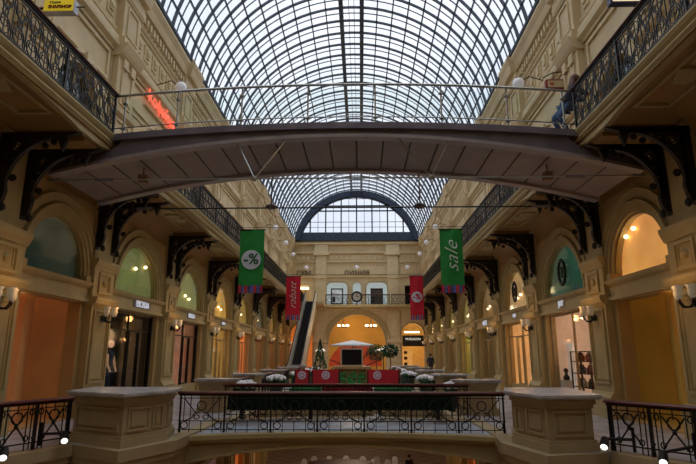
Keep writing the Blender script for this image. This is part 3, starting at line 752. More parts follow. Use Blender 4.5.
# end balcony, clock, railing
m = MB().box(-GX, GX, 57.3, YE, 6.62, 6.9); m.box(-GX, GX, 57.15, 57.3, 6.7, 6.95)
ba = m.build('end_balcony', TRIM); tag(ba, 'narrow cream balcony slab across the end wall above the great arch', 'balcony', kind='structure')
balustrade(6.9, 'scroll', (-3.35, 57.25, 6.93), 0, 'thin black balcony railing below the end wall windows', 'end balcony railings')
balustrade(1.9, 'scroll', (3.7, 57.25, 6.93), 0, 'short thin balcony railing at the right of the end balcony', 'end balcony railings')
ck = empty('clock', (0, 57.1, 7.75), 'round black-rimmed clock fixed to the middle of the end balcony railing', 'clock')
MB().ring(lambda u, v, w: (u, w, v), 0, 0, .42, .6, -.12, .08, 0, 2*PI, 24).build('rim', IRON, ck, world=False)
MB().lathe([(.46, -.05), (.46, .05)], (0, 0, 0), 24, 'y').build('face', mat('clock_face', (.3, .3, .28), .4), ck, world=False)
MB().box(-.025, .025, -.1, -.06, 0, .34).build('minute_hand', IRON, ck, world=False)
MB().box(-.03, .22, -.1, -.06, -.03, .03).build('hour_hand', IRON, ck, world=False)
MB().box(-.06, .06, .02, .12, -.84, -.4).build('stand', IRON, ck, world=False)

# added unseen wall stopping sky light behind the viewer, floor, ground
tag(MB().box(-W, W, Y0-.4, Y0, ZG, 20).build('wall_back', CREAM), 'unseen cream wall added behind the viewer to keep sky light out', 'wall', kind='structure')
def tilemat(name, a, b, s):
    m = bpy.data.materials.new(name); m.use_nodes = True; nt = m.node_tree; bs_ = nt.nodes['Principled BSDF']
    ch = nt.nodes.new('ShaderNodeTexChecker'); ch.inputs['Scale'].default_value = s; ch.inputs['Color1'].default_value = (*a, 1); ch.inputs['Color2'].default_value = (*b, 1)
    tc = nt.nodes.new('ShaderNodeTexCoord'); nt.links.new(tc.outputs['Object'], ch.inputs['Vector']); nt.links.new(ch.outputs['Color'], bs_.inputs['Base Color'])
    bs_.inputs['Roughness'].default_value = .3; return m
FT = tilemat('checker_tile', (.40, .42, .48), (.30, .29, .32), 1.6)
tag(MB().box(-W-3, W+3, Y0, YE+7, ZG-.3, ZG).build('floor', tilemat('ground_checker', (.34, .30, .26), (.22, .18, .16), 1.2)), 'ground floor paving of the hall seen below the bridge', 'floor', kind='structure')
tag(MB().box(-3.6, 3.6, YE+.5, YE+7, -.2, 0).build('floor_arch', FT), 'tiled floor running through the great end arch', 'floor', kind='structure')

# ------------------------------------------------------------------ L2 GALLERIES
PL = [(-5.5, 11.0), (-3.95, 10.15), (-3.42, 11.4), (-3.6, 12.4), (-5.6, 12.4)]
PRt = [(4.75, 10.1), (3.62, 9.9), (3.27, 11.2), (3.6, 12.4), (5.0, 12.4)]
RAIL = {-1: [(-5.2, 10.72), (-5.78, 9.41), (-6.95, 6.8)], 1: [(4.86, 10.22), (5.71, 8.96), (6.95, 7.1)]}
for sd in (-1, 1):
    P = PL if sd < 0 else PRt; rl = RAIL[sd]
    ed = lambda dx=0: [(sd*W, 6.2), (rl[2][0]-sd*dx, rl[2][1]), (rl[0][0]-sd*dx, rl[0][1]), (P[0][0], P[0][1]), (P[1][0]-sd*dx*.3, P[1][1]-dx), (P[2][0]-sd*dx, P[2][1]), (sd*(3.4-dx), 12.4), (sd*(3.4-dx), 15.2), (sd*(3.05-dx), 15.25), (sd*(3.05-dx), 20.0), (sd*3.05, YE), (sd*W, YE)]
    gl = empty('lower_gallery', (sd*5.5, 20, -.3), 'middle level gallery floor with cream moulded edge on the %s side' % SIDE[sd], 'gallery', kind='structure')
    MB().prism(ed(-.22), ID, -.1, .012).build('gallery_floor', FT, gl)
    m = MB().prism(ed(.10), ID, -.2, 0); m.prism(ed(.05), ID, -.32, -.2); m.build('edge_ledge', PEDM, gl)
    MB().prism(ed(0), ID, -.8, -.32).build('edge_fascia', TAN, gl)
    MB().prism(ed(.06), ID, -.9, -.8).build('edge_lower_molding', TRIM, gl)
    # near balustrade
    labs = ['black iron crossed balustrade with mahogany rail beside the near %s pedestal' % SIDE[sd], 'far outer length of crossed iron balustrade running to the %s wall' % SIDE[sd]]
    for (a, b), lab in zip(((rl[0], rl[1]), (rl[1], rl[2])), labs):
        L = math.dist(a, b); balustrade(L, 'cross', (a[0], a[1], .03), math.atan2(b[1]-a[1], b[0]-a[0]), lab, 'middle gallery balustrades')
tag(MB().box(-3.05, 3.05, 20.0, YE, -.6, 0).build('floor_terrace', FT), 'tiled cafe terrace floor filling the hall at middle level', 'floor', kind='structure')
tag(MB().box(-3.05, 3.05, 19.9, 20.0, -.6, .03).build('trim_terrace', PEDM), 'cream edge beam of the cafe terrace facing the void', 'trim', kind='structure')

# ---- near pedestals
def inset(P, d):
    c = Vector((sum(p[0] for p in P)/len(P), sum(p[1] for p in P)/len(P)))
    out = []; n = len(P)
    area = sum(P[i][0]*P[(i+1) % n][1]-P[(i+1) % n][0]*P[i][1] for i in range(n)); sg = 1 if area > 0 else -1
    for i in range(n):
        a, b, q = Vector(P[i-1]), Vector(P[i]), Vector(P[(i+1) % n])
        e1 = (b-a).normalized(); e2 = (q-b).normalized()
        n1 = Vector((-e1.y, e1.x))*sg; n2 = Vector((-e2.y, e2.x))*sg
        bis = (n1+n2); bis = bis/max(.3, bis.length_squared)*2
        out.append((b.x+bis.x*d, b.y+bis.y*d))
    return out
def pedestal(P, label, group=None, panels=True, H=.98):
    cx = sum(p[0] for p in P)/len(P); cy = sum(p[1] for p in P)/len(P)
    o = empty('pedestal', (cx, cy, 0), label, 'pedestal', group)
    m = MB().prism(P, ID, H-.045, H); m.prism(inset(P, .03), ID, H-.08, H-.045); m.build('marble_top', MARBLE, o)
    m = MB().prism(inset(P, .10), ID, H-.17, H-.09); m.prism(inset(P, .14), ID, H-.24, H-.17); m.build('cornice_molding', PEDM, o)
    B = inset(P, .17); MB().prism(B, ID, .0, H-.24).build('body', PEDM, o)
    m = MB().prism(inset(P, .10), ID, .0, .14); m.prism(inset(P, .13), ID, .14, .2); m.build('plinth', PEDM, o)
    if panels:
        n = len(B)
        for i in range(n):
            a, b = Vector(B[i]), Vector(B[(i+1) % n]); L = (b-a).length
            if L < .5 or a.y > 12.3 and b.y > 12.3: continue
            e = (b-a)/L; nn = Vector((e.y, -e.x)); mid = (a+b)/2-Vector((cx, cy))
            if nn.dot(mid) < 0: nn = -nn
            Mp = lambda u, v, w, a=a, e=e, nn=nn: (a.x+e.x*u+nn.x*w, a.y+e.y*u+nn.y*w, v)
            segs = [(.1, L-.1)] if L < 1.1 or i == 0 else [(.1, L*.58), (L*.66, L-.1)]
            for s0, s1 in segs:
                m = MB().frame(Mp, s0, s1, .26, .70, .035, 0, .03); m.slab(Mp, s0+.09, s1-.09, .35, .61, 0, .025); m.build('raised_panel', PEDM, o)
    return o
pedestal(PL, 'large cream pedestal with marble top at the left end of the near bridge')
pedestal(PRt, 'large cream pedestal with marble top at the right end of the near bridge')
for sd in (-1, 1):
    for k, y in enumerate((16.9, 21.6, 27.6, 33.2, 39.0)):
        x0, x1 = sd*3.45, sd*4.55
        P = [(sd*3.35, y+.35), (sd*3.35, y-.1), (sd*3.65, y-.45), (sd*4.6, y-.45), (sd*4.6, y+.35)]
        if sd > 0: P = [(sd*3.1, y+.35-.6), (sd*3.1, y-.1-.6), (sd*3.4, y-.45-.6), (sd*4.45, y-.45-.6), (sd*4.45, y+.35-.6)]
        pedestal(P, 'smaller cream pedestal with marble top, %s in the %s row beyond the bridge' % (ORD[k], SIDE[sd]), 'terrace pedestals', panels=k < 2)

# ---- near (lower) bridge
LB = empty('lower_bridge', (0, 13.6, 0), 'shallow arched cream bridge at middle level spanning the hall in front', 'footbridge')
xs = [-3.6+7.2*i/28 for i in range(29)]
zt = lambda x: .05-.0075*x*x
MB().prism([(x, zt(x)-.02) for x in xs]+[(x, -.2) for x in reversed(xs)], Fy, 12.3, 15.2).build('deck', tilemat('bridge_tile', (.42, .52, .62), (.38, .38, .44), 1.9), LB)
MB().prism([(x, zt(x)) for x in xs]+[(x, zt(x)-.09) for x in reversed(xs)], Fy, 12.12, 12.42).prism([(x, zt(x)-.09) for x in xs]+[(x, zt(x)-.16) for x in reversed(xs)], Fy, 12.18, 12.42).build('kerb_ledge', TRIM, LB)
MB().prism([(x, zt(x)-.15) for x in xs]+[(x, -.24-.030*x*x) for x in reversed(xs)], Fy, 12.28, 12.5).build('arched_fascia', PEDM, LB)
MB().prism([(x, -.2-.030*x*x) for x in xs]+[(x, -.26-.030*x*x) for x in reversed(xs)], Fy, 12.24, 12.36).build('arch_molding', TRIM, LB)
m = MB()
for s_ in (-1, 1):
    q = [s_*(1.15+2.2*i/10) for i in range(11)]
    m.prism([(x, zt(x)-.2) for x in q]+[(x, zt(x)-.23) for x in reversed(q)], Fy, 12.26, 12.29)
m.build('fascia_panel_line', TAN, LB)
MB().prism([(x, -.22-.03*x*x) for x in xs]+[(x, -.3-.03*x*x) for x in reversed(xs)], Fy, 12.5, 15.1).build('arch_soffit', TAN, LB)
MB().prism([(x, zt(x)) for x in xs]+[(x, -.25-.03*x*x) for x in reversed(xs)], Fy, 15.0, 15.2).build('far_fascia', PEDM, LB)
balustrade(7.18, 'garland', (-3.62, 12.28, .03), 0, 'near black iron balustrade with garlands and mahogany rail across the lower bridge', 'lower bridge balustrades')
balustrade(6.6, 'garland', (-3.3, 15.0, .06), 0, 'far iron balustrade with mahogany rail behind the dark green planter box', 'lower bridge balustrades')
# dark long box
hb = empty('planter_trough', (-.2, 14.55, .05), 'long dark green trough on feet standing along the far rail of the lower bridge', 'planter')
MB().box(-3.05, 2.75, 14.4, 14.8, .30, .66).build('trough', DARKG, hb)
MB().box(-3.1, 2.8, 14.36, 14.84, .66, .71).build('rim', MAHOG, hb)
for x in (-2.7, -.9, .9, 2.4): MB().box(x-.05, x+.05, 14.5, 14.7, .055, .30).build('foot', IRON, hb)
m = MB()
for i in range(240):
    x = -3.0+5.7*random.random(); m.ball((x, 14.45+.3*random.random(), .31+.05*random.random()), .05, 5)
m.build('foliage', DARKG, hb)
t = MB()
for dx, dz, r in ((0, 0, .08), (.13, .02, .07), (-.12, .01, .06), (.05, .07, .05)): t.ball((.75+dx, 14.2, .12+dz), r, 10, (1.3, 1, .7))
tag(t.build('cloth_bundle', WHITE, None, True), 'small crumpled white cloth bundle at the foot of the green trough', 'cloth')
# ---- far side rails of terrace (between pedestals)
for sd in (-1, 1):
    for k, (a, b) in enumerate(((17.3, 21.1), (22.0, 27.1), (28.0, 32.7), (33.6, 38.5))):
        balustrade(b-a, 'cross', (sd*3.9, a-(.5 if sd > 0 else 0), .02), PI/2, 'crossed iron rail between %s and %s small pedestals of the %s row' % (ORD[k], ORD[k+1], SIDE[sd]), 'terrace side rails')
# ---- planters with white flowers
def planter(x, y, r, label, gr):
    o = empty('flower_planter', (x, y, 0), label, 'planter', gr)
    MB().lathe([(r*.55, 0), (r*.62, .05), (r*.7, .5), (r*.78, .55), (r*.7, .56), (.01, .54)], (0, 0, 0), 12).build('pot', mat('dark_pot', (.03, .05, .03), .5), o, world=False)
    m = MB()
    for i in range(26):
        a = random.random()*2*PI; q = r*.85*math.sqrt(random.random())
        m.ball((q*math.cos(a), q*math.sin(a), .60+.08*random.random()), .10, 6)
    m.build('foliage', LEAF, o, world=False)
    m = MB()
    for i in range(34):
        a = random.random()*2*PI; q = r*.95*math.sqrt(random.random())
        m.ball((q*math.cos(a), q*math.sin(a), .70+.12*(1-(q/r)**2)+.02*random.random()), .08, 6)
    m.build('blossom', FLOWER, o, True, world=False)
for sd in (-1, 1):
    for k, (x, y) in enumerate(((3.3, 17.9), (3.1, 22.9), (2.85, 28.0), (2.85, 33.5), (2.85, 40.0))):
        if sd > 0 and k == 0: y = 17.3
        planter(sd*x, y, .40 if k else .36, 'dark pot heaped with white flowers, %s in the %s row of the terrace' % (ORD[k], SIDE[sd]), 'white flower planters')

# ------------------------------------------------------------------ CAFE TERRACE
def roundel(o, x, y, z, r):
    MB().lathe([(r, -.012), (r, .012)], (x, y, z), 20, 'y').build('roundel', DISC, o)
    MB().ring(lambda u, v, w: (u, w, v), x, z, r*.45, r*.62, y-.03, y-.012, 0, 2*PI, 16).build('roundel_ring', RED, o)
for x0, x1, lab in ((-2.85, -2.1, 'short red screen with one pale roundel, outermost at the left of the kiosk'), (-2.0, -.62, 'red screen with pale roundel directly left of the wooden kiosk'), (.72, 2.3, 'long red screen with pale roundel right of the wooden kiosk')):
    sc2 = 1.0; yy = 27.0
    o = empty('screen_panel', ((x0+x1)/2, yy, 0), lab, 'screen', 'red cafe screens')
    MB().box(x0, x1, yy-.03, yy+.03, .28, .98).build('panel', RED, o)
    for x in (x0+.03, x1-.03): MB().box(x-.03, x+.03, yy-.04, yy+.04, 0, .94).build('post', IRON, o)
    roundel(o, (x0+x1)/2-.3*(x0 > 0), yy-.045, .72, .2)
for x0, x1, lab in ((-2.45, -1.2, 'strip of bright green artificial turf edging the terrace at left'), (.95, 2.45, 'strip of bright green artificial turf edging the terrace at right')):
    o = empty('turf_box', ((x0+x1)/2, 22.6, 0), lab, 'planter', 'turf edging boxes')
    MB().box(x0, x1, 22.3, 23.0, 0, .36).build('box', mat('green_box', (.02, .10, .03), .6), o)
    m = MB()
    for i in range(260):
        x = x0+.02+(x1-x0-.04)*random.random(); y = 22.32+.66*random.random(); h = .07+.08*random.random()
        m.add([(x-.02, y, .35), (x+.02, y, .35), (x+.01*random.uniform(-2, 2), y, .36+h)], [(0, 1, 2)])
    m.box(x0, x1, 22.3, 23.0, .355, .38); tag(m.build('turf', TURF, o), kind=None)
o = empty('red_box', (-.15, 22.3, 0), 'dark red flower box between the two turf strips, low in front of the kiosk', 'planter')
MB().box(-1.15, .9, 22.1, 22.6, 0, .36).build('box', REDD, o)
m = MB()
for i in range(160): m.ball((-1.1+1.95*random.random(), 22.1+.5*random.random(), .38+.06*random.random()), .06, 5)
m.build('blossom', REDD, o)
# kiosk
ki = empty('kiosk', (-.15, 28, 0), 'wooden cafe kiosk with dark louvred board and green leafy front', 'kiosk')
MB().box(-.85, .75, 27.8, 28.8, 0, 1.0).build('counter', WOOD, ki)
MB().box(-.98, .88, 27.65, 28.9, 1.0, 1.12).build('countertop', mat('kiosk_top', (.42, .28, .12), .4), ki)
m = MB()
for i in range(9): m.box(-.55, .45, 27.9-.0, 28.0, 1.22+i*.085, 1.27+i*.085)
bo = MB().frame(Fy, -.62, .52, 1.12, 2.02, .07, 27.88, 28.02).build('board_frame', mat('pale_frame', (.5, .42, .28), .5), ki)
m.build('louvre', IRON, ki); MB().box(-.56, .46, 28.0, 28.03, 1.15, 1.98).build('board', DARK, ki)
m = MB()
for i in range(130): m.ball((-.75+1.35*random.random(), 27.74, .18+.66*random.random()), .055, 5)
m.build('leafy_front', mat('bright_leaf', (.03, .30, .07), .6, var=.7, scale=14), ki)
for x in (-.8, -.3, .2, .68): MB().box(x-.03, x+.03, 27.66, 27.74, .05, .98).build('batten', WOOD, ki)
# umbrella
um = empty('umbrella', (-.2, 41, 0), 'wide flat white cafe umbrella open behind the kiosk', 'umbrella')
MB().tube([(-.2, 41, 0), (-.2, 41, 2.7)], .04).build('pole', IRON, um)
c = MB(); n = 8; rr = 1.75
c.add([(-.2, 41, 2.78)]+[(-.2+rr*math.cos(i*PI/4+PI/8), 41+rr*math.sin(i*PI/4+PI/8), 2.42) for i in range(8)]+[(-.2+rr*math.cos(i*PI/4+PI/8), 41+rr*math.sin(i*PI/4+PI/8), 2.33) for i in range(8)],
      [(0, 1+i, 1+(i+1) % 8) for i in range(8)]+[(1+i, 1+(i+1) % 8, 9+(i+1) % 8, 9+i) for i in range(8)])
c.build('canopy', WHITE, um)
for i in range(8): MB().tube([(-.2, 41, 2.55), (-.2+rr*.95*math.cos(i*PI/4+PI/8), 41+rr*.95*math.sin(i*PI/4+PI/8), 2.36)], .018, 4).build('rib', IRON, um)
# red tent in the arch
tn = empty('tent', (-.1, 52, 0), 'glowing orange-red arched tent inside the end of the terrace', 'tent')
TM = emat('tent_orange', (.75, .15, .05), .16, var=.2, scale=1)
m = MB(); n = 18; v = []; rr = 2.5
for y in (51, 54):
    v += [(-.1+rr*math.cos(PI*i/n), y, .6+2.2*math.sin(PI*i/n)) for i in range(n+1)]
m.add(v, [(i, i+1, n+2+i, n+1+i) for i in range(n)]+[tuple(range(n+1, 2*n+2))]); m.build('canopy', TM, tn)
for i in range(5):
    a = PI*(.1+.2*i); MB().tube([(-.1, 50.98, .3), (-.1+2.52*math.cos(a), 50.98, .6+2.22*math.sin(a))], .05, 5).build('rib', REDD, tn)
for q, (x, z) in enumerate(((2.2, 2.1), (1.7, 2.3), (2.6, 1.8))):
    pass
# table lamps / parasols small at end of terrace
for q, (x, y, z) in enumerate(((-3.0, 46, 2.0), (2.3, 46, 2.0))):
    o = empty('lamp_parasol', (x, y, 0), 'small glowing white parasol lamp beside the tent, %s one' % ('left' if x < 0 else 'right'), 'lamp')
    MB().tube([(x, y, 0), (x, y, z)], .04).build('pole', IRON, o)
    MB().lathe([(.45 if q == 0 else .8, 0), (.2, .25), (.02, .42)], (x, y, z), 10).build('shade', emat('lamp_white', (.9, .8, .65), .7), o)
# potted trees
def tree(x, y, h, r, label, cone=False):
    o = empty('potted_tree', (x, y, 0), label, 'tree', 'potted trees on the terrace')
    MB().lathe([(.22, 0), (.3, .5), (.33, .52), (.28, .53)], (0, 0, 0), 10).build('pot', WOOD, o, world=False)
    MB().tube([(0, 0, .5), (0, 0, h)], .04).build('trunk', WOOD, o, world=False)
    m = MB()
    for i in range(420):
        a = random.random()*2*PI; b = math.acos(random.uniform(-1, 1)); q = r*random.uniform(.55, 1)
        if cone:
            zz = random.random(); rr = (1-zz)*r; x_, y_, z_ = rr*math.cos(a), rr*math.sin(a), h-.9+zz*1.9
        else: x_, y_, z_ = q*math.sin(b)*math.cos(a), q*math.sin(b)*math.sin(a), h+q*math.cos(b)*.85
        d = .09; u = Vector((random.uniform(-1, 1), random.uniform(-1, 1), random.uniform(-1, 1))).normalized()*d; w_ = u.orthogonal().normalized()*d*.6
        p = Vector((x_, y_, z_)); m.add([p-u, p+w_, p+u, p-w_], [(0, 1, 2, 3)])
    m.build('crown', LEAF, o, world=False)
tree(-2.35, 37, 1.7, .45, 'small conical potted tree left of the kiosk by the escalator', True)
tree(1.5, 38, 1.85, .72, 'round-headed potted tree directly right of the louvred board')
tree(2.35, 36, 1.95, .55, 'second round potted tree, farther right near the arch pilaster')
# chairs and tables on terrace (dark wicker, brown)
CH = mat('wicker', (.16, .075, .035), .6, var=.3, scale=20)
def chair_proto():
    o = empty('cafe_chair', (0, 0, 0), 'x', 'chair', 'brown cafe chairs on the terrace')
    MB().box(-.22, .22, -.22, .22, .42, .47).build('seat', CH, o, world=False)
    MB().prism([(-.22, .47), (.22, .47), (.2, .95), (-.2, .95)], Fy, .19, .23).build('backrest', CH, o, world=False)
    for x in (-.19, .19):
        for y in (-.19, .19): MB().box(x-.02, x+.02, y-.02, y+.02, 0, .42).build('leg', CH, o, world=False)
    return o
cp = chair_proto(); first = True
def table(x, y, label):
    o = empty('cafe_table', (x, y, 0), label, 'table', 'cafe tables on the terrace')
    MB().lathe([(.30, 0), (.32, .02), (.30, .04)], (0, 0, .71), 14).build('tabletop', WOOD, o, world=False)
    MB().tube([(0, 0, 0), (0, 0, .72)], .035).build('stem', IRON, o, world=False)
    MB().lathe([(.25, 0), (.05, .04)], (0, 0, 0), 12).build('base', IRON, o, world=False)
k = 0
for r_, y in enumerate((30.5, 34.0)):
    for x in (-2.0, -.15, 1.75):
        table(x, y, 'round cafe table, %s row behind the red screens, %s from the left' % (('front', 'back')[r_], ORD[k % 3]))
        for q in (-1, 1):
            o = cp if first else copy_tree(cp); first = False
            o.location = (x+q*.6, y+.1, 0); o.rotation_euler = (0, 0, -q*1.3)
            o['label'] = 'brown cafe chair on the %s side of the %s table from left, %s row' % (('left', 'right')[q > 0], ORD[k % 3], ('front', 'back')[r_])
        k += 1
light('POINT', (0, 33, 2.8), 25, (1, .6, .3), .5, name='terrace_lamp')

# dark shop sign right of arch
o = empty('shop_sign', (6.05, YE-.1, 3.0), 'black shop fascia sign with small pale lettering in the right end arch', 'sign')
MB().box(4.9, 7.2, YE-.2, YE+.05, 2.6, 3.75).build('board', DARK, o); text('lettering', 'M.REASON', emat('pale_glow', (.8, .75, .6), .8), o, (6.05, YE-.23, 3.35), .34)
MB().box(5.2, 6.8, YE+.3, YE+.5, 4.05, 4.2).build('strip_lamp', emat('strip_glow2', (1, .8, .4), 6), o)
o = empty('display_cabinet', (5.55, YE+.9, 0), 'lit display cabinet with dark items inside the right end arch', 'cabinet')
MB().box(5.0, 6.0, YE+.7, YE+1.2, .3, 2.3).build('cabinet_body', emat('amber', (.8, .4, .1), .5), o)
for z in (.6, 1.2, 1.8): MB().box(5.1, 5.45, YE+.62, YE+.7, z, z+.3).build('dark_item', DARK, o)

# ------------------------------------------------------------------ ESCALATOR
es = empty('escalator', (-4.55, 42, 0), 'long escalator with black steps and pale balustrades rising to the upper gallery', 'escalator')
ya, yb, xl, xr = 41.5, 53.5, -5.1, -4.1
sl = 6.9/(yb-ya)
m = MB(); n = 44; prof = []
for i in range(n):
    y = ya+(yb-ya)*i/n; z = 6.9*i/n; prof += [(y, z), (y, z+6.9/n)]
prof += [(yb, 6.9), (yb, 6.5), (ya, -.3)]
m.prism(prof, lambda u, v, w: (w, u, v), xl+.1, xr-.1).build('steps', mat('escalator_black', (.025, .025, .035), .4, .3), es)
for x in (xl, xr):
    X = lambda u, v, w, x=x: (x+w, u, v)
    MB().prism([(ya-.8, .0), (ya-.8, .95), (ya, .95), (yb, 7.85), (yb+.8, 7.85), (yb+.8, 6.9), (yb, 6.3), (ya, -.5)], X, -.10, .02).build('balustrade_panel', mat('escalator_cream', (.62, .56, .44), .4), es)
    MB().tube([(x-.04, ya-.85, .6), (x-.04, ya-.8, 1.0), (x-.04, ya, 1.02), (x-.04, yb, 7.92), (x-.04, yb+.8, 7.92), (x-.04, yb+.9, 7.6)], .05, 6).build('handrail', IRON, es)
MB().prism([(ya-.5, -.02), (ya-.5, -.5), (ya+.6, -.9), (yb, 5.7), (yb+1, 5.7), (yb+1, 6.5), (yb, 6.5), (ya, -.4)], lambda u, v, w: (w, u, v), xl, xr).build('truss_cover', CREAM, es)
tag(MB().box(-GX, -3.3, 53.5, 57.3, 6.6, 6.9).build('floor_landing', TRIM), 'upper landing slab at the head of the escalator', 'floor', kind='structure')
light('POINT', (-6.2, YE-.8, 8.4), 15, (1, .75, .4), .3, name='landing_lamp')

# ------------------------------------------------------------------ BANNERS
def banner(x0, x1, y, z0, z1, mt, label, kind, txt=None):
    o = empty('banner', ((x0+x1)/2, y, z1), label, 'banner', 'hanging sale banners')
    nx, nz = 10, 16; v = []; f = []
    fr = z0+.34
    for j in range(nz+1):
        for i in range(nx+1):
            u = i/nx; t = j/nz; v.append((x0+(x1-x0)*u, y+.035*math.sin(u*7+t*3)*(1-t*.3), z1+(fr-z1)*t))
    for j in range(nz):
        for i in range(nx): a = j*(nx+1)+i; f.append((a, a+1, a+nx+2, a+nx+1))
    MB().add(v, f).build('cloth', mt, o, True)
    MB().tube([(x0-.06, y, z1), (x1+.06, y, z1)], .03, 6).build('rod', IRON, o)
    cols = [(.45, .02, .05), (.06, .1, .28), (.45, .02, .05), (.05, .05, .12), (.08, .1, .4), (.5, .03, .03), (.05, .1, .3), (.3, .02, .05)]
    nf = 8
    for i in range(nf):
        a = x0+(x1-x0)*i/nf; b = x0+(x1-x0)*(i+1)/nf
        MB().box(a+.01, b-.01, y-.01, y+.01, z0, fr+.01).build('fringe_stripe', mat('fringe', cols[i], .7), o)
    xc = (x0+x1)/2; zc = (z0+z1)/2
    if kind == 'disc':
        MB().lathe([(.40*(x1-x0), -.005), (.40*(x1-x0), .005)], (xc, y-.06, zc+.05), 28, 'y').build('disc', DISC, o)
        text('percent_mark', '-%', INK if mt is GREENB else REDB, o, (xc, y-.08, zc+.06), .62*(x1-x0), off=.012)
    else:
        text('lettering', txt, SILK, o, (xc, y-.08, zc+.15), .86 if txt == 'sale' else .7, rot=(PI/2, -PI/2, 0), shear=.45, sx=1.1, off=-.012)
    return o
banner(-5.14, -4.02, 24, 4.42, 7.35, GREENB, 'green banner with pale percent disc hanging before the left gallery', 'disc')
banner(4.06, 5.1, 24, 4.40, 7.33, GREENB, 'green banner with upright word sale hanging before the right gallery', 'text', 'sale')
banner(-4.92, -3.88, 38, 4.10, 7.2, REDB, 'red banner with upright pale script hanging near the escalator', 'text', 'rabatt')
banner(3.93, 4.88, 38, 4.08, 7.2, REDB, 'red banner with pale percent disc hanging near the right end arch', 'disc')
for y, z, l in ((24, 7.45, 'nearer'), (38, 7.32, 'farther')):
    o = MB().tube([(-GX-.05, y, z), (GX+.05, y, z)], .012, 5).build('banner_cable', IRON); tag(o, 'thin wire strung between galleries, %s one carrying banners' % l, 'cable')

# ------------------------------------------------------------------ WALL GLOBES
k = 0
for sd in (-1, 1):
    for i, yc in enumerate((18.5, 41.6, 47.6, 53.2)):
        o = empty('globe_lamp', (sd*6.42, yc, 11.68), 'round white globe lamp on an arm, %s along the upper %s wall beyond the footbridge' % (ORD[i], SIDE[sd]), 'lamp', 'upper wall globe lamps')
        MB().ball((0, 0, 0), .22, 16).build('globe', OPAL, o, True, world=False)
        MB().tube([(0, 0, .0), (sd*.4, 0, .28), (sd*.95, 0, .1)], .02, 6).lathe([(.07, -.02), (.08, .03), (.03, .06)], (0, 0, .2), 8).build('arm', IRON, o, world=False)
for i, x in enumerate((-5.6, 0, 5.6)):
    o = empty('globe_lamp', (x, YE-.6, 11.15), 'small white globe lamp on the end wall, %s from the left' % ORD[i], 'lamp', 'end wall globe lamps')
    MB().ball((0, 0, 0), .24, 12).build('globe', OPAL, o, True, world=False)
    MB().tube([(0, 0, 0), (0, .6, .1)], .02, 6).build('arm', IRON, o, world=False)

# ------------------------------------------------------------------ SIGNS
YEL = emat('yellow_face', (.75, .55, .03), .35, var=.05)
o = empty('box_sign', (-6.55, 10.8, 9.6), 'yellow projecting box sign with red lettering above the near left balustrade', 'sign')
MB().box(-6.9, -6.18, 10.7, 10.88, 9.42, 9.74).build('case', mat('sign_grey', (.5, .52, .6), .4), o)
MB().box(-6.88, -6.2, 10.685, 10.70, 9.44, 9.72).build('face', YEL, o)
text('lettering', 'SNAPSHOP', mat('sign_brown', (.18, .03, .02), .5), o, (-6.50, 10.675, 9.53), .11, off=.004)
text('small_lettering', 'студия', mat('sign_green', (.15, .25, .08), .5), o, (-6.62, 10.675, 9.65), .08)
MB().tube([(-6.18, 10.8, 9.6), (-5.98, 10.8, 9.6)], .015).tube([(-6.9, 10.8, 9.58), (-7.4, 10.8, 9.58)], .03).build('arm', IRON, o)
o = empty('box_sign', (6.7, 10.8, 9.7), 'dark framed glowing box sign above the near right balustrade', 'sign')
MB().box(6.1, 6.9, 10.7, 10.86, 9.43, 9.78).build('case', mat('sign_blue', (.03, .04, .12), .4), o)
MB().box(6.15, 6.85, 10.685, 10.7, 9.47, 9.74).build('face', emat('sign_warm', (.95, .75, .5), .7), o)
MB().tube([(6.9, 10.78, 9.65), (7.4, 10.78, 9.65)], .03).build('arm', IRON, o)
o = empty('box_sign', (6.6, 16.4, 10.45), 'cream projecting sign in a dark red frame behind the leaning woman', 'sign')
MB().box(6.62, 7.32, 16.3, 16.45, 10.28, 10.62).build('case', REDD, o); MB().box(6.67, 7.27, 16.28, 16.3, 10.33, 10.57).build('face', mat('sign_cream', (.6, .48, .3), .5), o)
text('lettering', 'М', REDB, o, (6.8, 16.27, 10.45), .16)
MB().tube([(6.55, 16.37, 10.72), (6.9, 16.37, 10.9), (7.4, 16.37, 10.95)], .018).tube([(6.9, 16.37, 10.62), (6.9, 16.37, 10.9)], .012).build('arm', IRON, o)
o = empty('neon_sign', (-7.1, 19.3, 10.5), 'glowing red script sign on the upper left wall behind the railing', 'sign')
t = text('lettering', 'Кофейня', emat('neon_red', (1, .16, .09), .9), o, (-7.22, 18.9, 10.85), .66, rot=(PI/2, 0, PI/2), ext=.02)
MB().box(-7.38, -7.30, 17.6, 20.2, 10.5, 10.54).build('bracket_bar', TRIM_U, o)
WL = emat('white_letters', (.75, .78, .9), .35)
def shopsign(sd, yc, txt, size, lab):
    o = empty('shop_sign', (sd*(W-.09), yc, 3.4), lab, 'sign', None)
    MB().slab(lambda u, v, w: (sd*(W-w), u, v), yc-size*len(txt)*.42, yc+size*len(txt)*.42, 3.28, 3.52, .07, .085).build('backing', TAN if sd > 0 else mat('sign_back', (.12, .10, .09), .5), o)
    text('lettering', txt, WL, o, (sd*(W-.10), yc, 3.4), size, rot=(PI/2, 0, -sd*PI/2), ext=.02, off=.004)
shopsign(-1, 18.8, 'ESCADA', .30, 'white letter sign ESCADA over the dark shopfront with mannequin')
shopsign(-1, 24.4, 'BOSCO', .26, 'white letter sign over the third left shopfront with pink screen')
shopsign(-1, 30.2, 'MOSER', .2, 'small white letter sign over the fourth left shopfront')
shopsign(1, 18.6, 'JOY', .26, 'small white letter sign over the pink lit shopfront')
shopsign(1, 24.3, 'LEVI', .22, 'small white letter sign over the cream lit shopfront with pale door')
shopsign(1, 30.1, 'MEXX', .34, 'white lit letter sign over the fourth right shopfront')

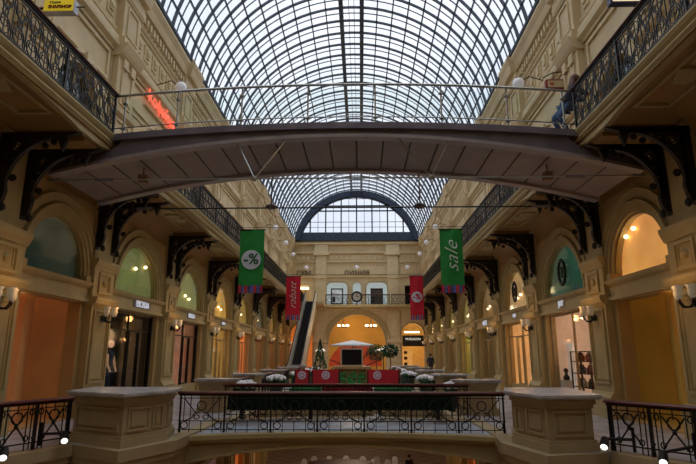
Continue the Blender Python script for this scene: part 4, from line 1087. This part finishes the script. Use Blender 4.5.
# ------------------------------------------------------------------ SHOP CONTENTS
tag(MB().box(-8.5, -8.4, 17.6, 19.6, .3, 3.0).build('display_screen', DARK), 'dark upright screen standing in the window of the dark left shopfront', 'screen')
tag(MB().box(-8.0, -7.95, 18.9, 20.5, .3, 3.0).build('display_screen', mat('brown_glass_tone', (.16, .09, .05), .5, emit=.1)), 'brown panel added for the brownish reflective glass of the dark left shopfront', 'screen')  # added panel, brown look of the reflective glass put into its glowing colour
PK = mat('pink_screen', (.75, .36, .24), .6, emit=.2, var=.15)
tag(MB().box(-8.1, -8.05, 24.0, 25.9, .3, 3.0).build('display_screen', PK), 'pink upright screen in the third left shop window', 'screen')
# mannequin
mq = empty('mannequin', (-7.9, 17.95, .3), 'standing mannequin with lit pale head in the dark left shop window', 'mannequin')
MB().lathe([(.1, 0), (.14, .3), (.12, .8), (.17, 1.0), (.13, 1.2), (.2, 1.42), (.16, 1.5), (.06, 1.55), (.05, 1.62)], (0, 0, 0), 12, sc=(.7, 1)).build('body', mat('navy_dress', (.03, .05, .12), .7), mq, True, world=False)
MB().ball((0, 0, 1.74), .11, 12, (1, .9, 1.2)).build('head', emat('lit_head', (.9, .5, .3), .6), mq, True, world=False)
for s_ in (-1, 1): MB().tube([(0, s_*.2, 1.4), (.05, s_*.26, 1.1), (.15, s_*.2, .85)], [.05, .04, .03], 8).build('arm', emat('lit_arm', (.9, .5, .3), .2), mq, True, world=False)
light('SPOT', (-7.9, 17.2, 3.0), 15, (1, .6, .3), name='window_spot')
# shelves right shop
sh = empty('display_shelf', (8.05, 18.9, .3), 'dark metal shelf rack with goods in the pink lit right shop window', 'shelf')
for y in (18.1, 18.9, 19.7):
    for x in (7.9, 8.25): MB().box(x-.02, x+.02, y-.02, y+.02, .3, 1.8).build('upright', IRON, sh)
for z in (.6, 1.05, 1.45, 1.78): MB().box(7.88, 8.27, 18.1, 19.7, z, z+.03).build('shelf_board', IRON, sh)
gc = [(.3, .05, .03), (.05, .05, .05), (.6, .5, .4), (.02, .02, .02), (.5, .12, .1)]
k = 0
for zi, z in enumerate((.63, 1.08, 1.48)):
    for yi, y in enumerate((18.3, 18.65, 19.1, 19.45)):
        b = MB().lathe([(.07, 0), (.09, .08), (.08, .18), (.03, .22), (.03, .28)], (8.07, y, z), 10)
        tag(b.build('vase' if (yi+zi) % 2 else 'handbag', mat('goods', gc[k % 5], .5)), 'small %s item, %s on the %s shelf of the pink lit shop' % (('dark red', 'black', 'beige', 'black glossy', 'bright red')[k % 5], ORD[yi], ('lowest', 'middle', 'top')[zi]), 'merchandise', 'goods on the display shelf'); k += 1
tag(MB().prism([(20.0, .3), (20.6, .3), (20.6, 2.1), (20.0, 2.1)], lambda u, v, w: (w, u, v), 8.1, 8.15).build('poster_board', mat('poster_white', (.7, .62, .55), .6, emit=.3)), 'tall white poster board in the pink lit right shop window', 'board')
o = empty('pedestal_bust', (7.85, 20.15, .3), 'small dark bust on a white block in the pink lit window', 'bust')
MB().box(-.15, .15, -.2, .2, 0, .5).build('block', WHITE, o, world=False); MB().lathe([(.1, 0), (.12, .1), (.05, .2), (.05, .25)], (0, 0, .5), 10).ball((0, 0, .83), .09, 10).build('bust', IRON, o, True, world=False)
for q, y in enumerate((17.3, 17.9, 18.6, 19.3)):
    o = empty('track_spotlight', (8.0, y, 3.0), 'small lit ceiling spotlight inside the pink lit shop, %s of four' % ORD[q], 'lamp', 'pink shop spotlights')
    MB().lathe([(.06, -.08), (.05, .08)], (0, 0, 0), 8).build('housing', WHITE, o, world=False); MB().lathe([(.075, -.03), (.07, .0)], (0, 0, -.08), 8).build('lens', BULB, o, world=False)
light('SPOT', (8.0, 19.0, 2.95), 60, (1, .75, .5), name='window_spot')

# ------------------------------------------------------------------ RAIL SPOTLIGHTS
def spot(p, rp, label, sd):
    o = empty('rail_spotlight', p, label, 'spotlight', 'rail spotlights')
    p = Vector(p); rp = Vector(rp)
    d = Vector((-sd*.45, -.75, -.45)).normalized()
    h = MB().tube([p-d*.14, p-d*.1, p+d*.05, p+d*.12], [.04, .065, .075, .07], 14).build('head', IRON, o)
    MB().tube([p+d*.115, p+d*.125], .058, 14).build('lens', emat('lens_glow', (1, .95, .8), 1.6), h)
    MB().tube([p-d*.1, p-d*.1+Vector((0, .08, .0)), rp], .025, 6).build('arm', IRON, o)
    MB().tube([rp-Vector((0, 0, .2)), rp+Vector((0, 0, .2))], .03, 6).build('clamp', IRON, o)
    sl_ = light('SPOT', p+d*.2, 12, (1, .9, .7), name='spot_beam'); sl_.rotation_euler = d.to_track_quat('-Z', 'Y').to_euler()
    sl_.data.spot_size = R(50)
spot((-5.08, 10.35, .2), (-5.42, 10.15, .28), 'black spotlight clamped to the rail beside the left pedestal', -1)
spot((-5.48, 9.25, .10), (-5.80, 9.3, .28), 'black spotlight clamped low on the rail at the far left edge', -1)
spot((4.62, 9.9, .2), (5.1, 9.85, .26), 'black spotlight clamped to the rail beside the right pedestal', 1)
spot((5.12, 9.0, .12), (5.66, 9.05, .28), 'black spotlight clamped low on the rail at the lower right', 1)

# ------------------------------------------------------------------ GROUND FLOOR ITEMS
kx, ky = -.95, 37.5
o = empty('counter_island', (kx, ky, ZG), 'dark red-brown oval counter island on the ground floor below the bridge', 'counter')
MB().lathe([(1.9, 0), (1.9, 1.1), (2.1, 1.15), (2.1, 1.3), (1.9, 1.32)], (kx, ky, ZG), 28, sc=(1, .6)).build('counter_body', mat('dark_cherry', (.05, .018, .012), .6, var=.3), o)
MB().lathe([(2.1, 1.18), (2.13, 1.22), (2.1, 1.27)], (kx, ky, ZG), 28, sc=(1, .6)).build('brass_edge', mat('brass', (.3, .18, .06), .4, .6), o)
GREYC = mat('grey_chair', (.42, .40, .42), .6, var=.2)
for i in range(12):
    a = random.random(); x = -3.6+i*.58; y = 40.9+(.7 if i % 2 else -.5)+random.uniform(-.2, .2)
    o = empty('white_chair', (x, y, ZG), 'pale draped chair on the ground floor behind the oval counter, %s from the left' % ORD[i], 'chair', 'pale ground floor chairs')
    o.rotation_euler = (0, 0, random.uniform(-1.2, 1.2)); MB().prism([(-.22, .42), (.22, .42), (.24, .8), (.12, .95), (-.12, .95), (-.24, .8)], Fy, .16, .22).build('backrest', GREYC, o, world=False)
    MB().box(-.24, .24, -.25, .2, .38, .46).build('seat', GREYC, o, world=False)
    for qx in (-.2, .2):
        for qy in (-.2, .17): MB().box(qx-.02, qx+.02, qy-.02, qy+.02, 0, .38).build('leg', GREYC, o, world=False)
light('POINT', (0, 40, -2.5), 300, (1, .75, .5), 1.0, name='ground_lamp')
light('POINT', (0, 50, -2.5), 90, (1, .7, .45), 1.0, name='ground_lamp')
light('POINT', (0, 28, -2.5), 60, (1, .7, .45), 1.0, name='ground_lamp')

# ------------------------------------------------------------------ PEOPLE
def skin_mesh(name, chains, mt, parent, sub=1):
    vs = []; es = []; rs = []; idx = {}
    for ch in chains:
        prev = None
        for (p, r) in ch:
            key = tuple(round(c, 4) for c in p)
            if key not in idx: idx[key] = len(vs); vs.append(p); rs.append(r)
            i = idx[key]
            if prev is not None: es.append((prev, i))
            prev = i
    me = bpy.data.meshes.new(name); me.from_pydata(vs, es, []); me.materials.append(mt)
    o = bpy.data.objects.new(name, me); COL.objects.link(o); o.parent = parent
    md = o.modifiers.new('skin', 'SKIN'); md.use_smooth_shade = True
    if not me.skin_vertices:
        bm = bmesh.new(); bm.from_mesh(me); bm.verts.layers.skin.verify(); bm.to_mesh(me); bm.free()
    for i, r in enumerate(rs):
        rr = r if isinstance(r, tuple) else (r, r)
        me.skin_vertices[0].data[i].radius = rr; me.skin_vertices[0].data[i].use_root = (i == 0)
    s = o.modifiers.new('sub', 'SUBSURF'); s.levels = sub; s.render_levels = sub
    return o
def person(loc, rz, label, J, coat, legs, hair, shoes=(.03, .03, .03), long_hair=False, sc=1.0, skirt=False):
    o = empty('person', loc, label, 'person', rz=rz); o.scale = (sc,)*3
    cm = mat('coat', coat, .8, var=.2, scale=8); lm = mat('legs', legs, .8, var=.2); hm = mat('hair', hair, .6, var=.3, scale=20); sm = mat('shoes', shoes, .5)
    pe, ch, nk, hd = J['pelvis'], J['chest'], J['neck'], J['head']
    chains = [[(pe, .11), (ch, .115), (nk, .055), (hd, .085)]]
    sleeves = []; tr = []
    for s in ('L', 'R'):
        sh_, el, wr = J['sh'+s], J['el'+s], J['wr'+s]; w = Vector(wr); d = (w-Vector(el)).normalized()
        chains.append([(ch, .115), (sh_, .055), (el, .042), (wr, .03), (tuple(w+d*.07), .035)])
        for k in range(4):
            lat = Vector((d.y, -d.x, 0)); lat = lat.normalized() if lat.length > .01 else Vector((1, 0, 0))
            b = w+d*.07+lat*(.024*(k-1.5))
            chains.append([(tuple(w+d*.07), .035), (tuple(b+d*.04), .010), (tuple(b+d*(.07+.008*(k in (1, 2)))+Vector((0, 0, -.015))), .008)])
        chains.append([(wr, .03), (tuple(w+d*.03+lat*.04), .012), (tuple(w+d*.07+lat*.055), .010)])
        sleeves.append([(ch, (.20, .15)), (sh_, .088), (el, .066), (tuple(Vector(el).lerp(w, .9)), .046)])
        hp, kn, an, to = J['hp'+s], J['kn'+s], J['an'+s], J['to'+s]
        chains.append([(pe, .11), (hp, .08), (kn, .058), (an, .04), (to, .035)])
        tr.append([(pe, (.15, .12)), (hp, .098), (kn, .07), (tuple(Vector(kn).lerp(Vector(an), .93)), .056)])
        skin_mesh('shoe', [[(an, .052), (tuple(Vector(an).lerp(Vector(to), .5)), .05), (to, .042)]], sm, o)
    skin_mesh('body', chains, SKIN, o)
    low = tuple(Vector(pe)+Vector((0, 0, -.12)))
    skin_mesh('jacket', [[(low, (.19, .16)), (pe, (.185, .15)), (ch, (.20, .15)), (tuple(Vector(ch).lerp(Vector(nk), .7)), .08)]]+sleeves, cm, o)
    skin_mesh('trousers', tr, lm, o)
    H = Vector(hd); f = Vector(J.get('face', (0, -1, 0)))
    m = MB()
    m.ball(tuple(H-f*.02+Vector((0, 0, .045))), .115, 12, (1, 1, 1.05))
    if long_hair:
        m.tube([H-f*.05, H-f*.10+Vector((0, 0, -.15)), H-f*.09+Vector((0, 0, -.38))], [.11, .12, .07], 10)
        for s_ in (-1, 1):
            la = Vector((-f.y, f.x, 0))*s_*.085; m.tube([H+la+Vector((0, 0, .05)), H+la*1.1+Vector((0, 0, -.15)), H+la+Vector((0, 0, -.32))], [.05, .05, .03], 8)
    m.build('hair', hm, o, True, world=False)
    la = Vector((-f.y, f.x, 0)).normalized()
    m = MB()
    for s_ in (-1, 1): m.ball(tuple(H+f*.098+la*s_*.035+Vector((0, 0, .01))), .012, 6)
    m.build('eyes', DARK, o, world=False)
    m = MB(); m.lathe([(.02, -.03), (.014, .0), (.005, .03)], tuple(H+f*.105+Vector((0, 0, -.02))), 6); m.build('nose', SKIN, o, world=False)
    MB().ball(tuple(H+f*.092+Vector((0, 0, -.058))), .02, 6, (1.2, 1.2, .4)).build('mouth', mat('lips', (.4, .12, .1), .5), o, world=False)
    return o
walk = dict(pelvis=(0, 0, .95), chest=(0, .01, 1.32), neck=(0, 0, 1.52), head=(0, -.02, 1.66),
            shL=(.2, 0, 1.42), elL=(.27, .06, 1.14), wrL=(.26, -.05, .9), shR=(-.2, 0, 1.42), elR=(-.27, .02, 1.14), wrR=(-.26, -.12, .93),
            hpL=(.1, 0, .9), knL=(.11, -.12, .5), anL=(.11, -.08, .09), toL=(.11, -.26, .04), hpR=(-.1, 0, .9), knR=(-.1, .02, .5), anR=(-.1, .2, .12), toR=(-.1, .06, .04))
person((6.3, 46.5, 0), 2.9, 'person in a dark coat walking away by the right end arch', walk, (.02, .025, .04), (.02, .02, .03), (.02, .015, .01))
lean = dict(pelvis=(0, 0, .80), chest=(.14, -.02, 1.10), neck=(.22, -.04, 1.27), head=(.25, -.07, 1.40), face=(.5, -.86, 0),
            shL=(.24, .17, 1.20), elL=(.40, .18, 1.0), wrL=(.50, .02, 1.05), shR=(.14, -.2, 1.18), elR=(.34, -.24, 1.0), wrR=(.48, -.12, 1.06),
            hpL=(-.02, .1, .76), knL=(-.30, .04, .50), anL=(-.12, .06, .10), toL=(-.26, -.02, .06), hpR=(0, -.1, .76), knR=(-.26, -.16, .46), anR=(-.05, -.14, .10), toR=(-.16, -.24, .06))
person((5.72, 12.75, 7.02), 0, 'woman with long brown hair in dark top and jeans leaning on the upper balustrade', lean, (.03, .035, .07), (.05, .09, .18), (.10, .035, .02), (.75, .75, .75), True, 1.12)
person((3.55, 37.6, ZG), .4, 'person in black standing on the ground floor right of the oval counter', walk, (.015, .015, .02), (.02, .02, .025), (.02, .015, .01))

# ------------------------------------------------------------------ LIGHT
w = bpy.data.worlds.new('overcast'); scene.world = w; w.use_nodes = True; nt = w.node_tree
bg = nt.nodes['Background']; bg.inputs[1].default_value = 1.12
tc = nt.nodes.new('ShaderNodeTexCoord'); n = nt.nodes.new('ShaderNodeTexNoise'); n.inputs['Scale'].default_value = 3; n.inputs['Detail'].default_value = 5
r = nt.nodes.new('ShaderNodeValToRGB'); r.color_ramp.elements[0].position = .35; r.color_ramp.elements[1].position = .65
r.color_ramp.elements[0].color = (.72, .80, .92, 1); r.color_ramp.elements[1].color = (.98, 1.0, 1.05, 1)
nt.links.new(tc.outputs['Generated'], n.inputs['Vector']); nt.links.new(n.outputs['Fac'], r.inputs['Fac']); nt.links.new(r.outputs['Color'], bg.inputs[0])
s = bpy.data.lights.new('overcast_sun', 'SUN'); s.energy = 2.0; s.angle = R(100); s.color = (1, .97, .93)
so = bpy.data.objects.new('overcast_sun', s); COL.objects.link(so); so.rotation_euler = (R(-12), R(4), 0)

# ------------------------------------------------------------------ CAMERA
cd = bpy.data.cameras.new('camera'); cam = bpy.data.objects.new('camera', cd); COL.objects.link(cam)
cam.location = (.42, 0, 1.68); cam.rotation_euler = (R(103), 0, R(1.36)); cd.sensor_width = 36; cd.lens = 533/696*36
cd.clip_end = 500; scene.camera = cam
scene.view_settings.view_transform = 'Standard'; scene.view_settings.look = 'None'; scene.view_settings.exposure = 0
scene.cycles.max_bounces = 8; scene.cycles.transparent_max_bounces = 16
